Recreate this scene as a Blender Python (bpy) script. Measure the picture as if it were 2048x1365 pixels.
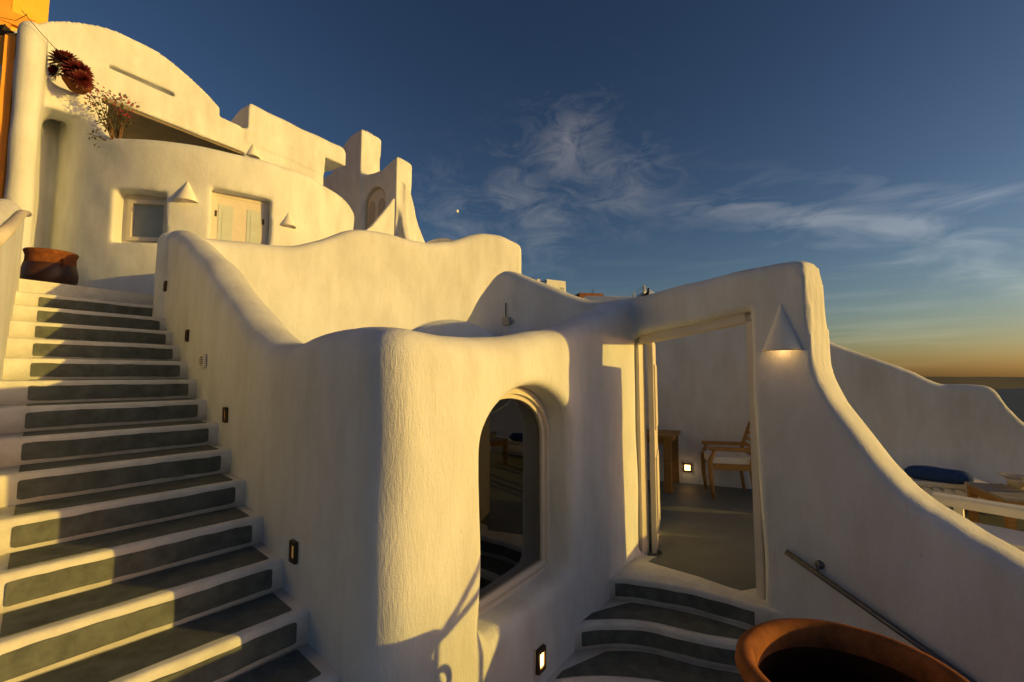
import bpy, bmesh, math, random
import numpy as np
from mathutils import Vector, Matrix
random.seed(7); rng = np.random.default_rng(7)
R = math.radians
for o in list(bpy.data.objects): bpy.data.objects.remove(o)
scene = bpy.context.scene
col = scene.collection

# ------------------------------------------------------------------ camera, sky, sun, exposure
SUN_EL, SUN_BACK = 7.6, 11.5          # degrees; sun stands to the right, a little behind the camera
sund = Vector((math.cos(R(SUN_EL))*math.cos(R(SUN_BACK)), -math.cos(R(SUN_EL))*math.sin(R(SUN_BACK)), math.sin(R(SUN_EL))))
cam = bpy.data.cameras.new('camera'); camo = bpy.data.objects.new('camera', cam); col.objects.link(camo)
cam.sensor_width = 36; cam.lens = 36*910/2048; cam.clip_start = .05; cam.clip_end = 200000
camo.location = (0, 0, 0); camo.rotation_euler = (R(90+4.367), 0, 0)
scene.camera = camo
sl = bpy.data.lights.new('sun', 'SUN'); sl.energy = 3.7; sl.angle = R(.55); sl.color = (1, .64, .10)
so = bpy.data.objects.new('sun', sl); col.objects.link(so); so.rotation_euler = sund.to_track_quat('Z', 'Y').to_euler()
so.location = (30, -6, 20)
scene.view_settings.view_transform = 'Standard'; scene.view_settings.look = 'None'
scene.view_settings.exposure = 0.0; scene.view_settings.gamma = 1.0
scene.view_settings.use_curve_mapping = False

w = bpy.data.worlds.new('World'); scene.world = w; w.use_nodes = True
nt = w.node_tree; nt.nodes.clear()
def N(tree, typ, **kw):
    n = tree.nodes.new(typ)
    for k, v in kw.items(): setattr(n, k, v)
    return n
def Lk(tree, a, b): tree.links.new(a, b)
out = N(nt, 'ShaderNodeOutputWorld'); bg = N(nt, 'ShaderNodeBackground'); bg.inputs[1].default_value = .060
sky = N(nt, 'ShaderNodeTexSky'); sky.sky_type = 'NISHITA'; sky.sun_disc = False
sky.sun_elevation = R(SUN_EL); sky.sun_rotation = R(90+SUN_BACK); sky.altitude = 0
sky.air_density = 1.0; sky.dust_density = 1.1; sky.ozone_density = 2.0
gam = N(nt, 'ShaderNodeGamma'); gam.inputs[1].default_value = 1.47; Lk(nt, sky.outputs[0], gam.inputs[0])
tint = N(nt, 'ShaderNodeMix', data_type='RGBA'); tint.blend_type = 'MULTIPLY'; tint.inputs[0].default_value = 1; Lk(nt, gam.outputs[0], tint.inputs[6]); tint.inputs[7].default_value = (.97, .855, .885, 1)
skyc = tint.outputs[2]
tc = N(nt, 'ShaderNodeTexCoord')
def vm(op, a, b=None, s=None):
    n = N(nt, 'ShaderNodeVectorMath', operation=op)
    for i, q in enumerate((a, b)):
        if q is None: continue
        if isinstance(q, (tuple, list, Vector)): n.inputs[i].default_value = tuple(q)
        else: Lk(nt, q, n.inputs[i])
    if s is not None: n.inputs['Scale'].default_value = s
    return n
def mm(op, a, b=None, c=None, cl=False):
    n = N(nt, 'ShaderNodeMath', operation=op); n.use_clamp = cl
    for i, q in enumerate((a, b, c)):
        if q is None: continue
        if isinstance(q, (int, float)): n.inputs[i].default_value = q
        else: Lk(nt, q, n.inputs[i])
    return n.outputs[0]
dirv = tc.outputs['Generated']
sep = N(nt, 'ShaderNodeSeparateXYZ'); Lk(nt, dirv, sep.inputs[0])
# cirrus: wind-drawn noise in sky directions, gathered in a few soft banks
mp = N(nt, 'ShaderNodeMapping'); mp.inputs['Rotation'].default_value = (0, R(9), 0); mp.inputs['Scale'].default_value = (3.0, 3.0, 11.0); Lk(nt, dirv, mp.inputs[0])
nz = N(nt, 'ShaderNodeTexNoise'); nz.inputs['Scale'].default_value = 2.1; nz.inputs['Detail'].default_value = 10; nz.inputs['Roughness'].default_value = .60; nz.inputs['Distortion'].default_value = .9
Lk(nt, mp.outputs[0], nz.inputs['Vector'])
mp2 = N(nt, 'ShaderNodeMapping'); mp2.inputs['Rotation'].default_value = (0, R(-38), 0); mp2.inputs['Scale'].default_value = (4.0, 4.0, 9.0); mp2.inputs['Location'].default_value = (4.2, 1.7, 0); Lk(nt, dirv, mp2.inputs[0])
nb = N(nt, 'ShaderNodeTexNoise'); nb.inputs['Scale'].default_value = 2.4; nb.inputs['Detail'].default_value = 10; nb.inputs['Roughness'].default_value = .66; nb.inputs['Distortion'].default_value = 1.1
Lk(nt, mp2.outputs[0], nb.inputs['Vector'])
def lobe(d, p):
    d = Vector(d).normalized()
    dn = N(nt, 'ShaderNodeVectorMath', operation='DOT_PRODUCT'); Lk(nt, dirv, dn.inputs[0]); dn.inputs[1].default_value = d
    return mm('POWER', mm('MAXIMUM', dn.outputs['Value'], 0), p)
def pdir(px, py):
    u = (px-1024)/910; v = (682.5-py)/910; t = R(4.367)
    return (u, math.cos(t)-v*math.sin(t), math.sin(t)+v*math.cos(t))
def bank(L):
    r = None
    for (q, p, a) in L:
        l = mm('MULTIPLY', lobe(pdir(*q), p), a); r = l if r is None else mm('MAXIMUM', r, l)
    return r
def band(p0, p1, centre, half, spread, amp):
    """soft streak of cirrus along the great circle through two directions"""
    d0, d1 = Vector(pdir(*p0)).normalized(), Vector(pdir(*p1)).normalized(); nn = d0.cross(d1).normalized()
    dn = N(nt, 'ShaderNodeVectorMath', operation='DOT_PRODUCT'); Lk(nt, dirv, dn.inputs[0]); dn.inputs[1].default_value = nn
    q = mm('DIVIDE', dn.outputs['Value'], half); g_ = mm('DIVIDE', 1.0, mm('ADD', 1.0, mm('POWER', mm('ABSOLUTE', q), 2.4)))
    return mm('MULTIPLY', mm('MULTIPLY', g_, lobe(pdir(*centre), spread)), amp)
WISPS = [((1150, 300), 180, .95), ((1180, 350), 200, .9), ((1040, 390), 180, .85), ((1080, 450), 140, .75), ((930, 440), 200, .7), ((1260, 370), 160, .7), ((880, 410), 160, .5)]
lob = mm('MAXIMUM', band((1300, 408), (1950, 470), (1640, 432), .030, 9, 1.0), band((1500, 470), (2048, 560), (2000, 540), .028, 12, .75)); lob = mm('MAXIMUM', lob, band((1700, 380), (2300, 430), (2250, 430), .03, 9, .8)); lob2 = bank(WISPS)
cm = mm('MULTIPLY', mm('SUBTRACT', mm('ADD', nz.outputs[0], mm('MULTIPLY', lob, .24)), .555, cl=True), 3.6)
cm = mm('MULTIPLY', mm('MULTIPLY', cm, lob, cl=True), .92)
cm2 = mm('MULTIPLY', mm('SUBTRACT', mm('ADD', nb.outputs[0], mm('MULTIPLY', lob2, .28)), .565, cl=True), 2.7)
cm = mm('MAXIMUM', cm, mm('MULTIPLY', cm2, lob2, cl=True))
# thin low streaks near the horizon
cl2 = N(nt, 'ShaderNodeMapping'); cl2.inputs['Scale'].default_value = (2.2, 2.2, 34); Lk(nt, dirv, cl2.inputs[0])
n2 = N(nt, 'ShaderNodeTexNoise'); n2.inputs['Scale'].default_value = 1.6; n2.inputs['Detail'].default_value = 5; Lk(nt, cl2.outputs[0], n2.inputs['Vector'])
st = mm('MULTIPLY', mm('SUBTRACT', n2.outputs[0], .52, cl=True), 4.0, cl=True)
st = mm('MULTIPLY', st, mm('SUBTRACT', 1.0, mm('MULTIPLY', sep.outputs[2], 3.6), cl=True), cl=True)
st = mm('MULTIPLY', st, mm('MULTIPLY', sep.outputs[2], 40, cl=True), cl=True)
cm = mm('MAXIMUM', cm, mm('MULTIPLY', st, .55), cl=True)
# cloud brightness follows the sky behind it, warmer where the low sun lights the sheet
br = N(nt, 'ShaderNodeMix', data_type='RGBA'); br.blend_type = 'MIX'
Lk(nt, cm, br.inputs[0]); Lk(nt, skyc, br.inputs[6])
cc = vm('ADD', vm('SCALE', skyc, s=1.15).outputs[0], (2.5, 2.05, 1.45))
Lk(nt, cc.outputs[0], br.inputs[7])
Lk(nt, br.outputs[2], bg.inputs[0]); Lk(nt, bg.outputs[0], out.inputs[0])

# ------------------------------------------------------------------ materials
def newmat(name):
    m = bpy.data.materials.new(name); m.use_nodes = True
    t = m.node_tree; b = t.nodes['Principled BSDF']; return m, t, b
def plaster(name, base=(.70, .735, .80), grain=1.0, dist=.004, pits=.5):
    m, t, b = newmat(name); b.inputs['Roughness'].default_value = .92; b.inputs['Specular IOR Level'].default_value = .12
    tcn = N(t, 'ShaderNodeTexCoord'); O = tcn.outputs['Object']
    # colour: faint weathering blotches and streaks
    mp = N(t, 'ShaderNodeMapping'); mp.inputs['Scale'].default_value = (1.7, 1.7, .7); Lk(t, O, mp.inputs[0])
    n1 = N(t, 'ShaderNodeTexNoise'); n1.inputs['Scale'].default_value = 1.6; n1.inputs['Detail'].default_value = 6; n1.inputs['Roughness'].default_value = .65; Lk(t, mp.outputs[0], n1.inputs['Vector'])
    cr = N(t, 'ShaderNodeValToRGB'); cr.color_ramp.elements[0].position = .30; cr.color_ramp.elements[1].position = .62
    cr.color_ramp.elements[0].color = (base[0]*.83, base[1]*.82, base[2]*.80, 1); cr.color_ramp.elements[1].color = (*base, 1)
    Lk(t, n1.outputs[0], cr.inputs[0])
    ns = N(t, 'ShaderNodeTexNoise'); ns.inputs['Scale'].default_value = 46; ns.inputs['Detail'].default_value = 2; Lk(t, O, ns.inputs['Vector'])
    cs = N(t, 'ShaderNodeValToRGB'); cs.color_ramp.elements[0].position = .22; cs.color_ramp.elements[1].position = .29
    cs.color_ramp.elements[0].color = (.62, .60, .56, 1); cs.color_ramp.elements[1].color = (1, 1, 1, 1); Lk(t, ns.outputs[0], cs.inputs[0])
    mx = N(t, 'ShaderNodeMix', data_type='RGBA'); mx.blend_type = 'MULTIPLY'; mx.inputs[0].default_value = .55
    # rain streaks and overlapping brush coats
    m3 = N(t, 'ShaderNodeMapping'); m3.inputs['Scale'].default_value = (5, 5, 1.1); Lk(t, O, m3.inputs[0])
    n3 = N(t, 'ShaderNodeTexNoise'); n3.inputs['Scale'].default_value = 1; n3.inputs['Detail'].default_value = 7; n3.inputs['Roughness'].default_value = .7; Lk(t, m3.outputs[0], n3.inputs['Vector'])
    c3 = N(t, 'ShaderNodeValToRGB'); c3.color_ramp.elements[0].position = .33; c3.color_ramp.elements[1].position = .56
    c3.color_ramp.elements[0].color = (.80, .78, .74, 1); c3.color_ramp.elements[1].color = (1, 1, 1, 1); Lk(t, n3.outputs[0], c3.inputs[0])
    mx3 = N(t, 'ShaderNodeMix', data_type='RGBA'); mx3.blend_type = 'MULTIPLY'; mx3.inputs[0].default_value = .38
    Lk(t, cr.outputs[0], mx3.inputs[6]); Lk(t, c3.outputs[0], mx3.inputs[7]); cr = type('o', (), {'outputs': [mx3.outputs[2]]})
    Lk(t, cr.outputs[0], mx.inputs[6]); Lk(t, cs.outputs[0], mx.inputs[7]); Lk(t, mx.outputs[2], b.inputs['Base Color'])
    # relief: combed downwards with a brush, plus pits and slow trowel waves
    m2 = N(t, 'ShaderNodeMapping'); m2.inputs['Scale'].default_value = (72, 72, 17); Lk(t, O, m2.inputs[0])
    a = N(t, 'ShaderNodeTexNoise'); a.inputs['Scale'].default_value = 1; a.inputs['Detail'].default_value = 4; a.inputs['Roughness'].default_value = .6; a.inputs['Distortion'].default_value = .6; Lk(t, m2.outputs[0], a.inputs['Vector'])
    f = N(t, 'ShaderNodeTexNoise'); f.inputs['Scale'].default_value = 150; f.inputs['Detail'].default_value = 3; Lk(t, O, f.inputs['Vector'])
    g = N(t, 'ShaderNodeTexNoise'); g.inputs['Scale'].default_value = 5; g.inputs['Detail'].default_value = 3; Lk(t, O, g.inputs['Vector'])
    def mt(op, x, y):
        n = N(t, 'ShaderNodeMath', operation=op)
        for i, q in enumerate((x, y)):
            if isinstance(q, (int, float)): n.inputs[i].default_value = q
            else: Lk(t, q, n.inputs[i])
        return n.outputs[0]
    h = mt('ADD', mt('ADD', mt('MULTIPLY', a.outputs[0], grain), mt('MULTIPLY', f.outputs[0], pits*.35)), mt('MULTIPLY', g.outputs[0], 1.0))
    bp = N(t, 'ShaderNodeBump'); bp.inputs['Strength'].default_value = 1; bp.inputs['Distance'].default_value = dist; Lk(t, h, bp.inputs['Height']); Lk(t, bp.outputs[0], b.inputs['Normal'])
    return m
def simple(name, c, rough=.6, var=.15, scale=12, bump=.0, metal=0, stretch=(1, 1, 1), spec=.3):
    m, t, b = newmat(name); b.inputs['Roughness'].default_value = rough; b.inputs['Metallic'].default_value = metal; b.inputs['Specular IOR Level'].default_value = spec
    tcn = N(t, 'ShaderNodeTexCoord'); mp = N(t, 'ShaderNodeMapping'); mp.inputs['Scale'].default_value = stretch; Lk(t, tcn.outputs['Object'], mp.inputs[0])
    n = N(t, 'ShaderNodeTexNoise'); n.inputs['Scale'].default_value = scale; n.inputs['Detail'].default_value = 5; n.inputs['Roughness'].default_value = .62; Lk(t, mp.outputs[0], n.inputs['Vector'])
    cr = N(t, 'ShaderNodeValToRGB'); cr.color_ramp.elements[0].position = .3; cr.color_ramp.elements[1].position = .7
    cr.color_ramp.elements[0].color = tuple(max(x*(1-var), 0) for x in c)+(1,); cr.color_ramp.elements[1].color = tuple(min(x*(1+var), 1) for x in c)+(1,)
    Lk(t, n.outputs[0], cr.inputs[0]); Lk(t, cr.outputs[0], b.inputs['Base Color'])
    if bump:
        bp = N(t, 'ShaderNodeBump'); bp.inputs['Distance'].default_value = bump; Lk(t, n.outputs[0], bp.inputs['Height']); Lk(t, bp.outputs[0], b.inputs['Normal'])
    return m
def emit(name, c, s):
    m, t, b = newmat(name); b.inputs['Emission Color'].default_value = (*c, 1); b.inputs['Emission Strength'].default_value = s; b.inputs['Base Color'].default_value = (*c, 1)
    return m
M = dict(
    plaster=plaster('plaster', grain=.9, dist=.0046, pits=1.0),
    plaster_far=plaster('plaster_far', grain=.55, dist=.005, pits=.4),
    step_white=simple('step_white', (.63, .63, .625), .8, .14, 9, .004),
    step_grey=simple('step_grey', (.105, .118, .112), .75, .34, 11, .003),
    floor_grey=simple('floor_grey', (.135, .15, .14), .6, .12, 5, .002),
    terracotta=simple('terracotta', (.21, .070, .021), .82, .38, 14, .004, spec=.15),
    glazed=simple('glazed', (.055, .022, .010), .42, .45, 8, .003, spec=.4),
    teak=simple('teak', (.34, .19, .06), .55, .25, 9, .001, stretch=(1, 1, 8)),
    darkwood=simple('darkwood', (.035, .025, .02), .8, .3, 8, .004),
    steel=simple('steel', (.15, .15, .155), .42, .06, 20, 0, metal=.9),
    bronze=simple('bronze', (.07, .05, .03), .45, .2, 20, 0, metal=.6),
    frame=simple('frame_paint', (.62, .58, .53), .5, .05, 6),
    shutter=simple('shutter_grey', (.50, .56, .56), .5, .06, 6),
    panelblue=simple('panel_blue_grey', (.27, .32, .36), .5, .08, 6),
    lampw=simple('lamp_white', (.78, .76, .73), .8, .05, 8, .001),
    yellow=simple('yellow_paint', (.80, .50, .07), .85, .06, 4, .003),
    orange=simple('orange_paint', (.72, .33, .05), .85, .08, 4, .003),
    black=simple('black_plastic', (.015, .015, .015), .5, .1, 6),
    beige=simple('beige_plastic', (.45, .42, .34), .5, .05, 6),
    linen=simple('white_linen', (.74, .72, .69), .9, .05, 30, .002),
    whitewood=simple('white_frame', (.76, .75, .73), .6, .04, 8),
    towel=simple('blue_towel', (.018, .055, .20), .95, .35, 60, .006),
    bowl=simple('bowl_ceramic', (.55, .50, .42), .35, .06, 8),
    greytop=simple('weathered_top', (.30, .27, .23), .7, .12, 8, .001, stretch=(1, 8, 1)),
    leafred=simple('leaf_dark_red', (.10, .012, .012), .5, .5, 22),
    flower=simple('flower_magenta', (.28, .02, .05), .6, .4, 20),
    leafgreen=simple('leaf_olive', (.06, .055, .02), .6, .3, 20),
    stem=simple('stem_brown', (.16, .085, .04), .8, .3, 30),
    redroof=simple('brick_brown', (.22, .09, .05), .9, .3, 5),
    rock=simple('dry_hillside', (.16, .13, .09), .95, .35, .3),
    island=simple('far_island', (.045, .045, .035), .95, .3, .002),
    moon=emit('moon_light', (.85, .85, .72), .11),
    bulb=emit('bulb', (1, .55, .16), 9),
    bulb_dim=emit('bulb_dim', (1, .55, .16), .12),
    soffit_shade=simple('soffit_shade_brown', (.20, .165, .12), .9, .15, 6),  # brown carries the shade of the upper recess
    shutter_dim=simple('shutter_stone', (.44, .40, .34), .6, .08, 6),
    soil=simple('soil', (.02, .014, .01), .95, .3, 30, .01),
)
m, t, b = newmat('sea'); b.inputs['Base Color'].default_value = (.02, .03, .035, 1); b.inputs['Roughness'].default_value = .6; b.inputs['Specular IOR Level'].default_value = .25
n = N(t, 'ShaderNodeTexNoise'); n.inputs['Scale'].default_value = .02; n.inputs['Detail'].default_value = 8; tcn = N(t, 'ShaderNodeTexCoord'); Lk(t, tcn.outputs['Object'], n.inputs['Vector'])
bp = N(t, 'ShaderNodeBump'); bp.inputs['Distance'].default_value = 6; Lk(t, n.outputs[0], bp.inputs['Height']); Lk(t, bp.outputs[0], b.inputs['Normal']); M['sea'] = m
m, t, b = newmat('glass'); t.nodes.remove(b); fr_ = N(t, 'ShaderNodeFresnel'); fr_.inputs[0].default_value = 2.7; g1 = N(t, 'ShaderNodeBsdfGlossy'); g1.inputs['Roughness'].default_value = .015; t1 = N(t, 'ShaderNodeBsdfTransparent'); t1.inputs[0].default_value = (.50, .55, .53, 1)
mxs = N(t, 'ShaderNodeMixShader'); Lk(t, fr_.outputs[0], mxs.inputs[0]); Lk(t, t1.outputs[0], mxs.inputs[1]); Lk(t, g1.outputs[0], mxs.inputs[2]); Lk(t, mxs.outputs[0], t.nodes['Material Output'].inputs[0]); M['glass'] = m

# ------------------------------------------------------------------ object helpers
def tag(o, label=None, cat=None, group=None, kind=None):
    for k, v in (('label', label), ('category', cat), ('group', group), ('kind', kind)):
        if v: o[k] = v
    return o
def put(name, me, mat, parent=None):
    o = bpy.data.objects.new(name, me); col.objects.link(o)
    if mat is not None and not me.materials: me.materials.append(M[mat] if isinstance(mat, str) else mat)
    if parent is not None:
        o.parent = parent
        if parent.parent is None: o.matrix_parent_inverse = Matrix.Translation(-parent.location)   # parts are modelled in world coordinates
    return o
def thing(name, label, cat, loc=(0, 0, 0), group=None):
    o = bpy.data.objects.new(name, None); o.empty_display_size = .1; col.objects.link(o); o.location = loc
    return tag(o, label, cat, group)
def mesh(verts, faces, smooth=False, name='m'):
    me = bpy.data.meshes.new(name); me.from_pydata([tuple(v) for v in verts], [], faces); me.update()
    if smooth: me.polygons.foreach_set('use_smooth', [True]*len(me.polygons))
    return me
def bm_mesh(bm, smooth=False, name='m'):
    bmesh.ops.recalc_face_normals(bm, faces=bm.faces)
    me = bpy.data.meshes.new(name); bm.to_mesh(me); bm.free()
    if smooth: me.polygons.foreach_set('use_smooth', [True]*len(me.polygons))
    return me
def prism(poly, z0, z1, bevel=0, seg=2, smooth=False):
    bm = bmesh.new(); n = len(poly)
    a = [bm.verts.new((p[0], p[1], z0)) for p in poly]; c = [bm.verts.new((p[0], p[1], z1)) for p in poly]
    bm.faces.new(a[::-1]); bm.faces.new(c)
    for i in range(n): bm.faces.new((a[i], a[(i+1) % n], c[(i+1) % n], c[i]))
    bmesh.ops.recalc_face_normals(bm, faces=bm.faces)
    if bevel: bmesh.ops.bevel(bm, geom=[e for e in bm.edges if e.calc_face_angle(0) > .6], offset=bevel, segments=seg, affect='EDGES', clamp_overlap=True)
    return bm_mesh(bm, smooth)
def frame_extrude(poly2, org, ux, uy, un, d, bevel=0, seg=2):
    """polygon in the plane (org, ux, uy), extruded by d along un"""
    org, ux, uy, un = Vector(org), Vector(ux), Vector(uy), Vector(un); bm = bmesh.new(); n = len(poly2)
    a = [bm.verts.new(org+ux*p[0]+uy*p[1]) for p in poly2]; c = [bm.verts.new(org+ux*p[0]+uy*p[1]+un*d) for p in poly2]
    bm.faces.new(a[::-1]); bm.faces.new(c)
    for i in range(n): bm.faces.new((a[i], a[(i+1) % n], c[(i+1) % n], c[i]))
    bmesh.ops.recalc_face_normals(bm, faces=bm.faces)
    if bevel: bmesh.ops.bevel(bm, geom=[e for e in bm.edges if e.calc_face_angle(0) > .6], offset=bevel, segments=seg, affect='EDGES', clamp_overlap=True)
    return bm_mesh(bm)
def obox(c, ux, sx, sy, sz, bevel=.0, uz=(0, 0, 1), seg=2):
    """box centred on c, its x axis along ux"""
    ux = Vector(ux).normalized(); uz = Vector(uz).normalized(); uy = uz.cross(ux).normalized(); uz = ux.cross(uy); c = Vector(c)
    bm = bmesh.new(); bmesh.ops.create_cube(bm, size=1)
    for v in bm.verts: v.co = c+ux*(v.co.x*sx)+uy*(v.co.y*sy)+uz*(v.co.z*sz)
    if bevel: bmesh.ops.bevel(bm, geom=list(bm.edges), offset=bevel, segments=seg, affect='EDGES', clamp_overlap=True)
    return bm_mesh(bm)
def tube(pts, r, seg=8, caps=True):
    pts = [Vector(p) for p in pts]; rs = r if isinstance(r, (list, tuple)) else [r]*len(pts); V = []; Fc = []
    for i, p in enumerate(pts):
        d = (pts[min(i+1, len(pts)-1)]-pts[max(i-1, 0)]).normalized(); a = d.orthogonal().normalized() if i == 0 else (a-d*a.dot(d)).normalized(); bb = d.cross(a)
        for k in range(seg):
            th = 2*math.pi*k/seg; V.append(p+(a*math.cos(th)+bb*math.sin(th))*rs[i])
    for i in range(len(pts)-1):
        for k in range(seg): Fc.append((i*seg+k, i*seg+(k+1) % seg, (i+1)*seg+(k+1) % seg, (i+1)*seg+k))
    if caps: Fc.append(tuple(range(seg))[::-1]); Fc.append(tuple((len(pts)-1)*seg+k for k in range(seg)))
    return mesh(V, Fc, True)
def lathe(prof, c, seg=48, wob=0):
    V = []; Fc = []; n = len(prof)
    for k in range(seg):
        th = 2*math.pi*k/seg
        for i, (r, z) in enumerate(prof):
            rr = r*(1+wob*(math.sin(3*th+z*4)+.6*math.sin(5*th+1-z*7))); V.append((c[0]+rr*math.cos(th), c[1]+rr*math.sin(th), c[2]+z+wob*.5*math.sin(2*th+.7)))
    for k in range(seg):
        for i in range(n-1): Fc.append((k*n+i, ((k+1) % seg)*n+i, ((k+1) % seg)*n+i+1, k*n+i+1))
    me = mesh(V, Fc, True); bm = bmesh.new(); bm.from_mesh(me); bmesh.ops.remove_doubles(bm, verts=bm.verts, dist=1e-5); return bm_mesh(bm, True)

# ------------------------------------------------------------------ plaster masses: a distance field on a grid, meshed by surface nets
def cr_path(P, step=.04):
    P = np.array(P, float); Q = [P[0]]; E_ = np.vstack([2*P[0]-P[1], P, 2*P[-1]-P[-2]])
    for i in range(len(P)-1):
        p0, p1, p2, p3 = E_[i:i+4]; n = max(2, int(np.hypot(*(p2-p1))/step))
        for t_ in np.linspace(0, 1, n+1)[1:]:
            Q.append(.5*((2*p1)+(-p0+p2)*t_+(2*p0-5*p1+4*p2-p3)*t_**2+(-p0+3*p1-3*p2+p3)*t_**3))
    return np.array(Q)
def offset_path(P, d):
    T = np.gradient(P, axis=0); T /= np.linalg.norm(T, axis=1)[:, None]+1e-9
    return P+np.stack([-T[:, 1], T[:, 0]], 1)*d
def path_field(P, X, Y):
    """distance to the path and arc length of the nearest point, on the 2-D grid"""
    best = np.full(X.shape, 1e9, np.float32); S = np.zeros(X.shape, np.float32); L = 0.
    for a, c in zip(P[:-1], P[1:]):
        d = c-a; l = np.hypot(*d)
        if l < 1e-6: continue
        t_ = np.clip(((X-a[0])*d[0]+(Y-a[1])*d[1])/(l*l), 0, 1); q = np.hypot(X-a[0]-t_*d[0], Y-a[1]-t_*d[1])
        k = q < best; best = np.where(k, q, best); S = np.where(k, L+t_*l, S); L += l
    return best, S
def height(S, pts, soft=.10):
    pts = np.array(pts); g = np.arange(pts[0, 0]-1, pts[-1, 0]+1, .01); v = np.interp(g, pts[:, 0], pts[:, 1])
    n = max(3, int(soft/.01)) | 1; kx = np.hanning(n+2)[1:-1]; kx /= kx.sum(); v = np.convolve(np.pad(v, n//2, mode='edge'), kx, 'valid')
    return np.interp(S, g, v).astype(np.float32)
def smax(a, b, k): h = np.maximum(k-np.abs(a-b), 0)/k; return np.maximum(a, b)+h*h*k*.25
def smin(a, b, k): return -smax(-a, -b, k)
class Grid:
    def __init__(s, x0, x1, y0, y1, z0, z1, h):
        s.h = h; s.x = np.arange(x0, x1, h, dtype=np.float32); s.y = np.arange(y0, y1, h, dtype=np.float32); s.z = np.arange(z0, z1, h, dtype=np.float32)
        s.X, s.Y = np.meshgrid(s.x, s.y, indexing='ij'); s.Z = s.z[None, None, :]
    def w3(s, A): return A[:, :, None]
    def wall(s, P, th, top, k=.16, soft=.1, base=None):
        d, S = path_field(P, s.X, s.Y); tp = height(S, top, soft) if not np.isscalar(top) else np.full(S.shape, top, np.float32)
        f = smax(s.w3(d-th/2), s.Z-s.w3(tp), k)
        return f if base is None else np.maximum(f, base-s.Z)
    def local(s, org, ux):
        ux = np.array(ux[:2], float); ux /= np.hypot(*ux); dx = s.X-org[0]; dy = s.Y-org[1]
        return dx*ux[0]+dy*ux[1], -dx*ux[1]+dy*ux[0]      # along, and to the left of ux
    def wobble(s, a=.006):
        return a*(np.sin(2.7*s.w3(s.X)+1.9*s.Z)+np.sin(3.3*s.w3(s.Y)-2.3*s.Z+1)+.6*np.sin(6.1*s.w3(s.X+s.Y)+4.7*s.Z+2)+.5*np.sin(9.3*s.w3(s.X)-7.1*s.w3(s.Y)+8*s.Z))
    def mesh(s, F):
        F = F.astype(np.float32).copy()
        for sl_ in ((0,), (-1,)):
            F[sl_[0], :, :] = 1; F[:, sl_[0], :] = 1; F[:, :, sl_[0]] = 1
        ins = F < 0; cnt = np.zeros(tuple(d-1 for d in F.shape), np.int8)
        offs = [(i, j, k) for i in (0, 1) for j in (0, 1) for k in (0, 1)]; sh = cnt.shape
        for (i, j, k) in offs: cnt += ins[i:i+sh[0], j:j+sh[1], k:k+sh[2]]
        act = (cnt > 0) & (cnt < 8); I = np.argwhere(act); vid = np.full(sh, -1, np.int32); vid[act] = np.arange(len(I))
        cv = {o: F[I[:, 0]+o[0], I[:, 1]+o[1], I[:, 2]+o[2]] for o in offs}; acc = np.zeros((len(I), 3)); num = np.zeros(len(I))
        for a in offs:
            for ax in range(3):
                if a[ax]: continue
                bb = list(a); bb[ax] = 1; bb = tuple(bb); va, vb = cv[a], cv[bb]; m_ = (va < 0) != (vb < 0)
                t_ = np.where(m_, va/np.where(m_, va-vb, 1), 0); p = np.tile(np.array(a, float), (len(I), 1)); p[:, ax] += t_
                acc += p*m_[:, None]; num += m_
        V = (I+acc/num[:, None])*s.h+np.array([s.x[0], s.y[0], s.z[0]]); Q = []
        def quads(A, B, cells):
            fl = A[B]
            q = np.stack([vid[c] for c in cells], 1); q = np.where(fl[:, None], q, q[:, ::-1]); Q.append(q[(q >= 0).all(1)])
        nx, ny, nz_ = F.shape
        e = np.argwhere(ins[:-1, 1:-1, 1:-1] != ins[1:, 1:-1, 1:-1]); i, j, k = e[:, 0], e[:, 1]+1, e[:, 2]+1
        quads(ins, (i, j, k), [(i, j-1, k-1), (i, j, k-1), (i, j, k), (i, j-1, k)])
        e = np.argwhere(ins[1:-1, :-1, 1:-1] != ins[1:-1, 1:, 1:-1]); i, j, k = e[:, 0]+1, e[:, 1], e[:, 2]+1
        quads(ins, (i, j, k), [(i-1, j, k-1), (i-1, j, k), (i, j, k), (i, j, k-1)])
        e = np.argwhere(ins[1:-1, 1:-1, :-1] != ins[1:-1, 1:-1, 1:]); i, j, k = e[:, 0]+1, e[:, 1]+1, e[:, 2]
        quads(ins, (i, j, k), [(i-1, j-1, k), (i, j-1, k), (i, j, k), (i-1, j, k)])
        Q = np.concatenate(Q); me = bpy.data.meshes.new('m'); me.vertices.add(len(V)); me.vertices.foreach_set('co', V.astype(np.float32).ravel())
        me.loops.add(Q.size); me.loops.foreach_set('vertex_index', Q.ravel().astype(np.int32)); me.polygons.add(len(Q))
        me.polygons.foreach_set('loop_start', np.arange(0, Q.size, 4, dtype=np.int32)); me.polygons.foreach_set('loop_total', np.full(len(Q), 4, np.int32))
        me.polygons.foreach_set('use_smooth', np.ones(len(Q), bool)); me.update(calc_edges=True); me.validate(); return me
def box2(u, a, b): return np.maximum(a-u, u-b)

FLOOR, LAND, TOP = -1.55, -2.03, .9585      # terrace floor, landing where the camera stands, landing above the stair

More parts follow.
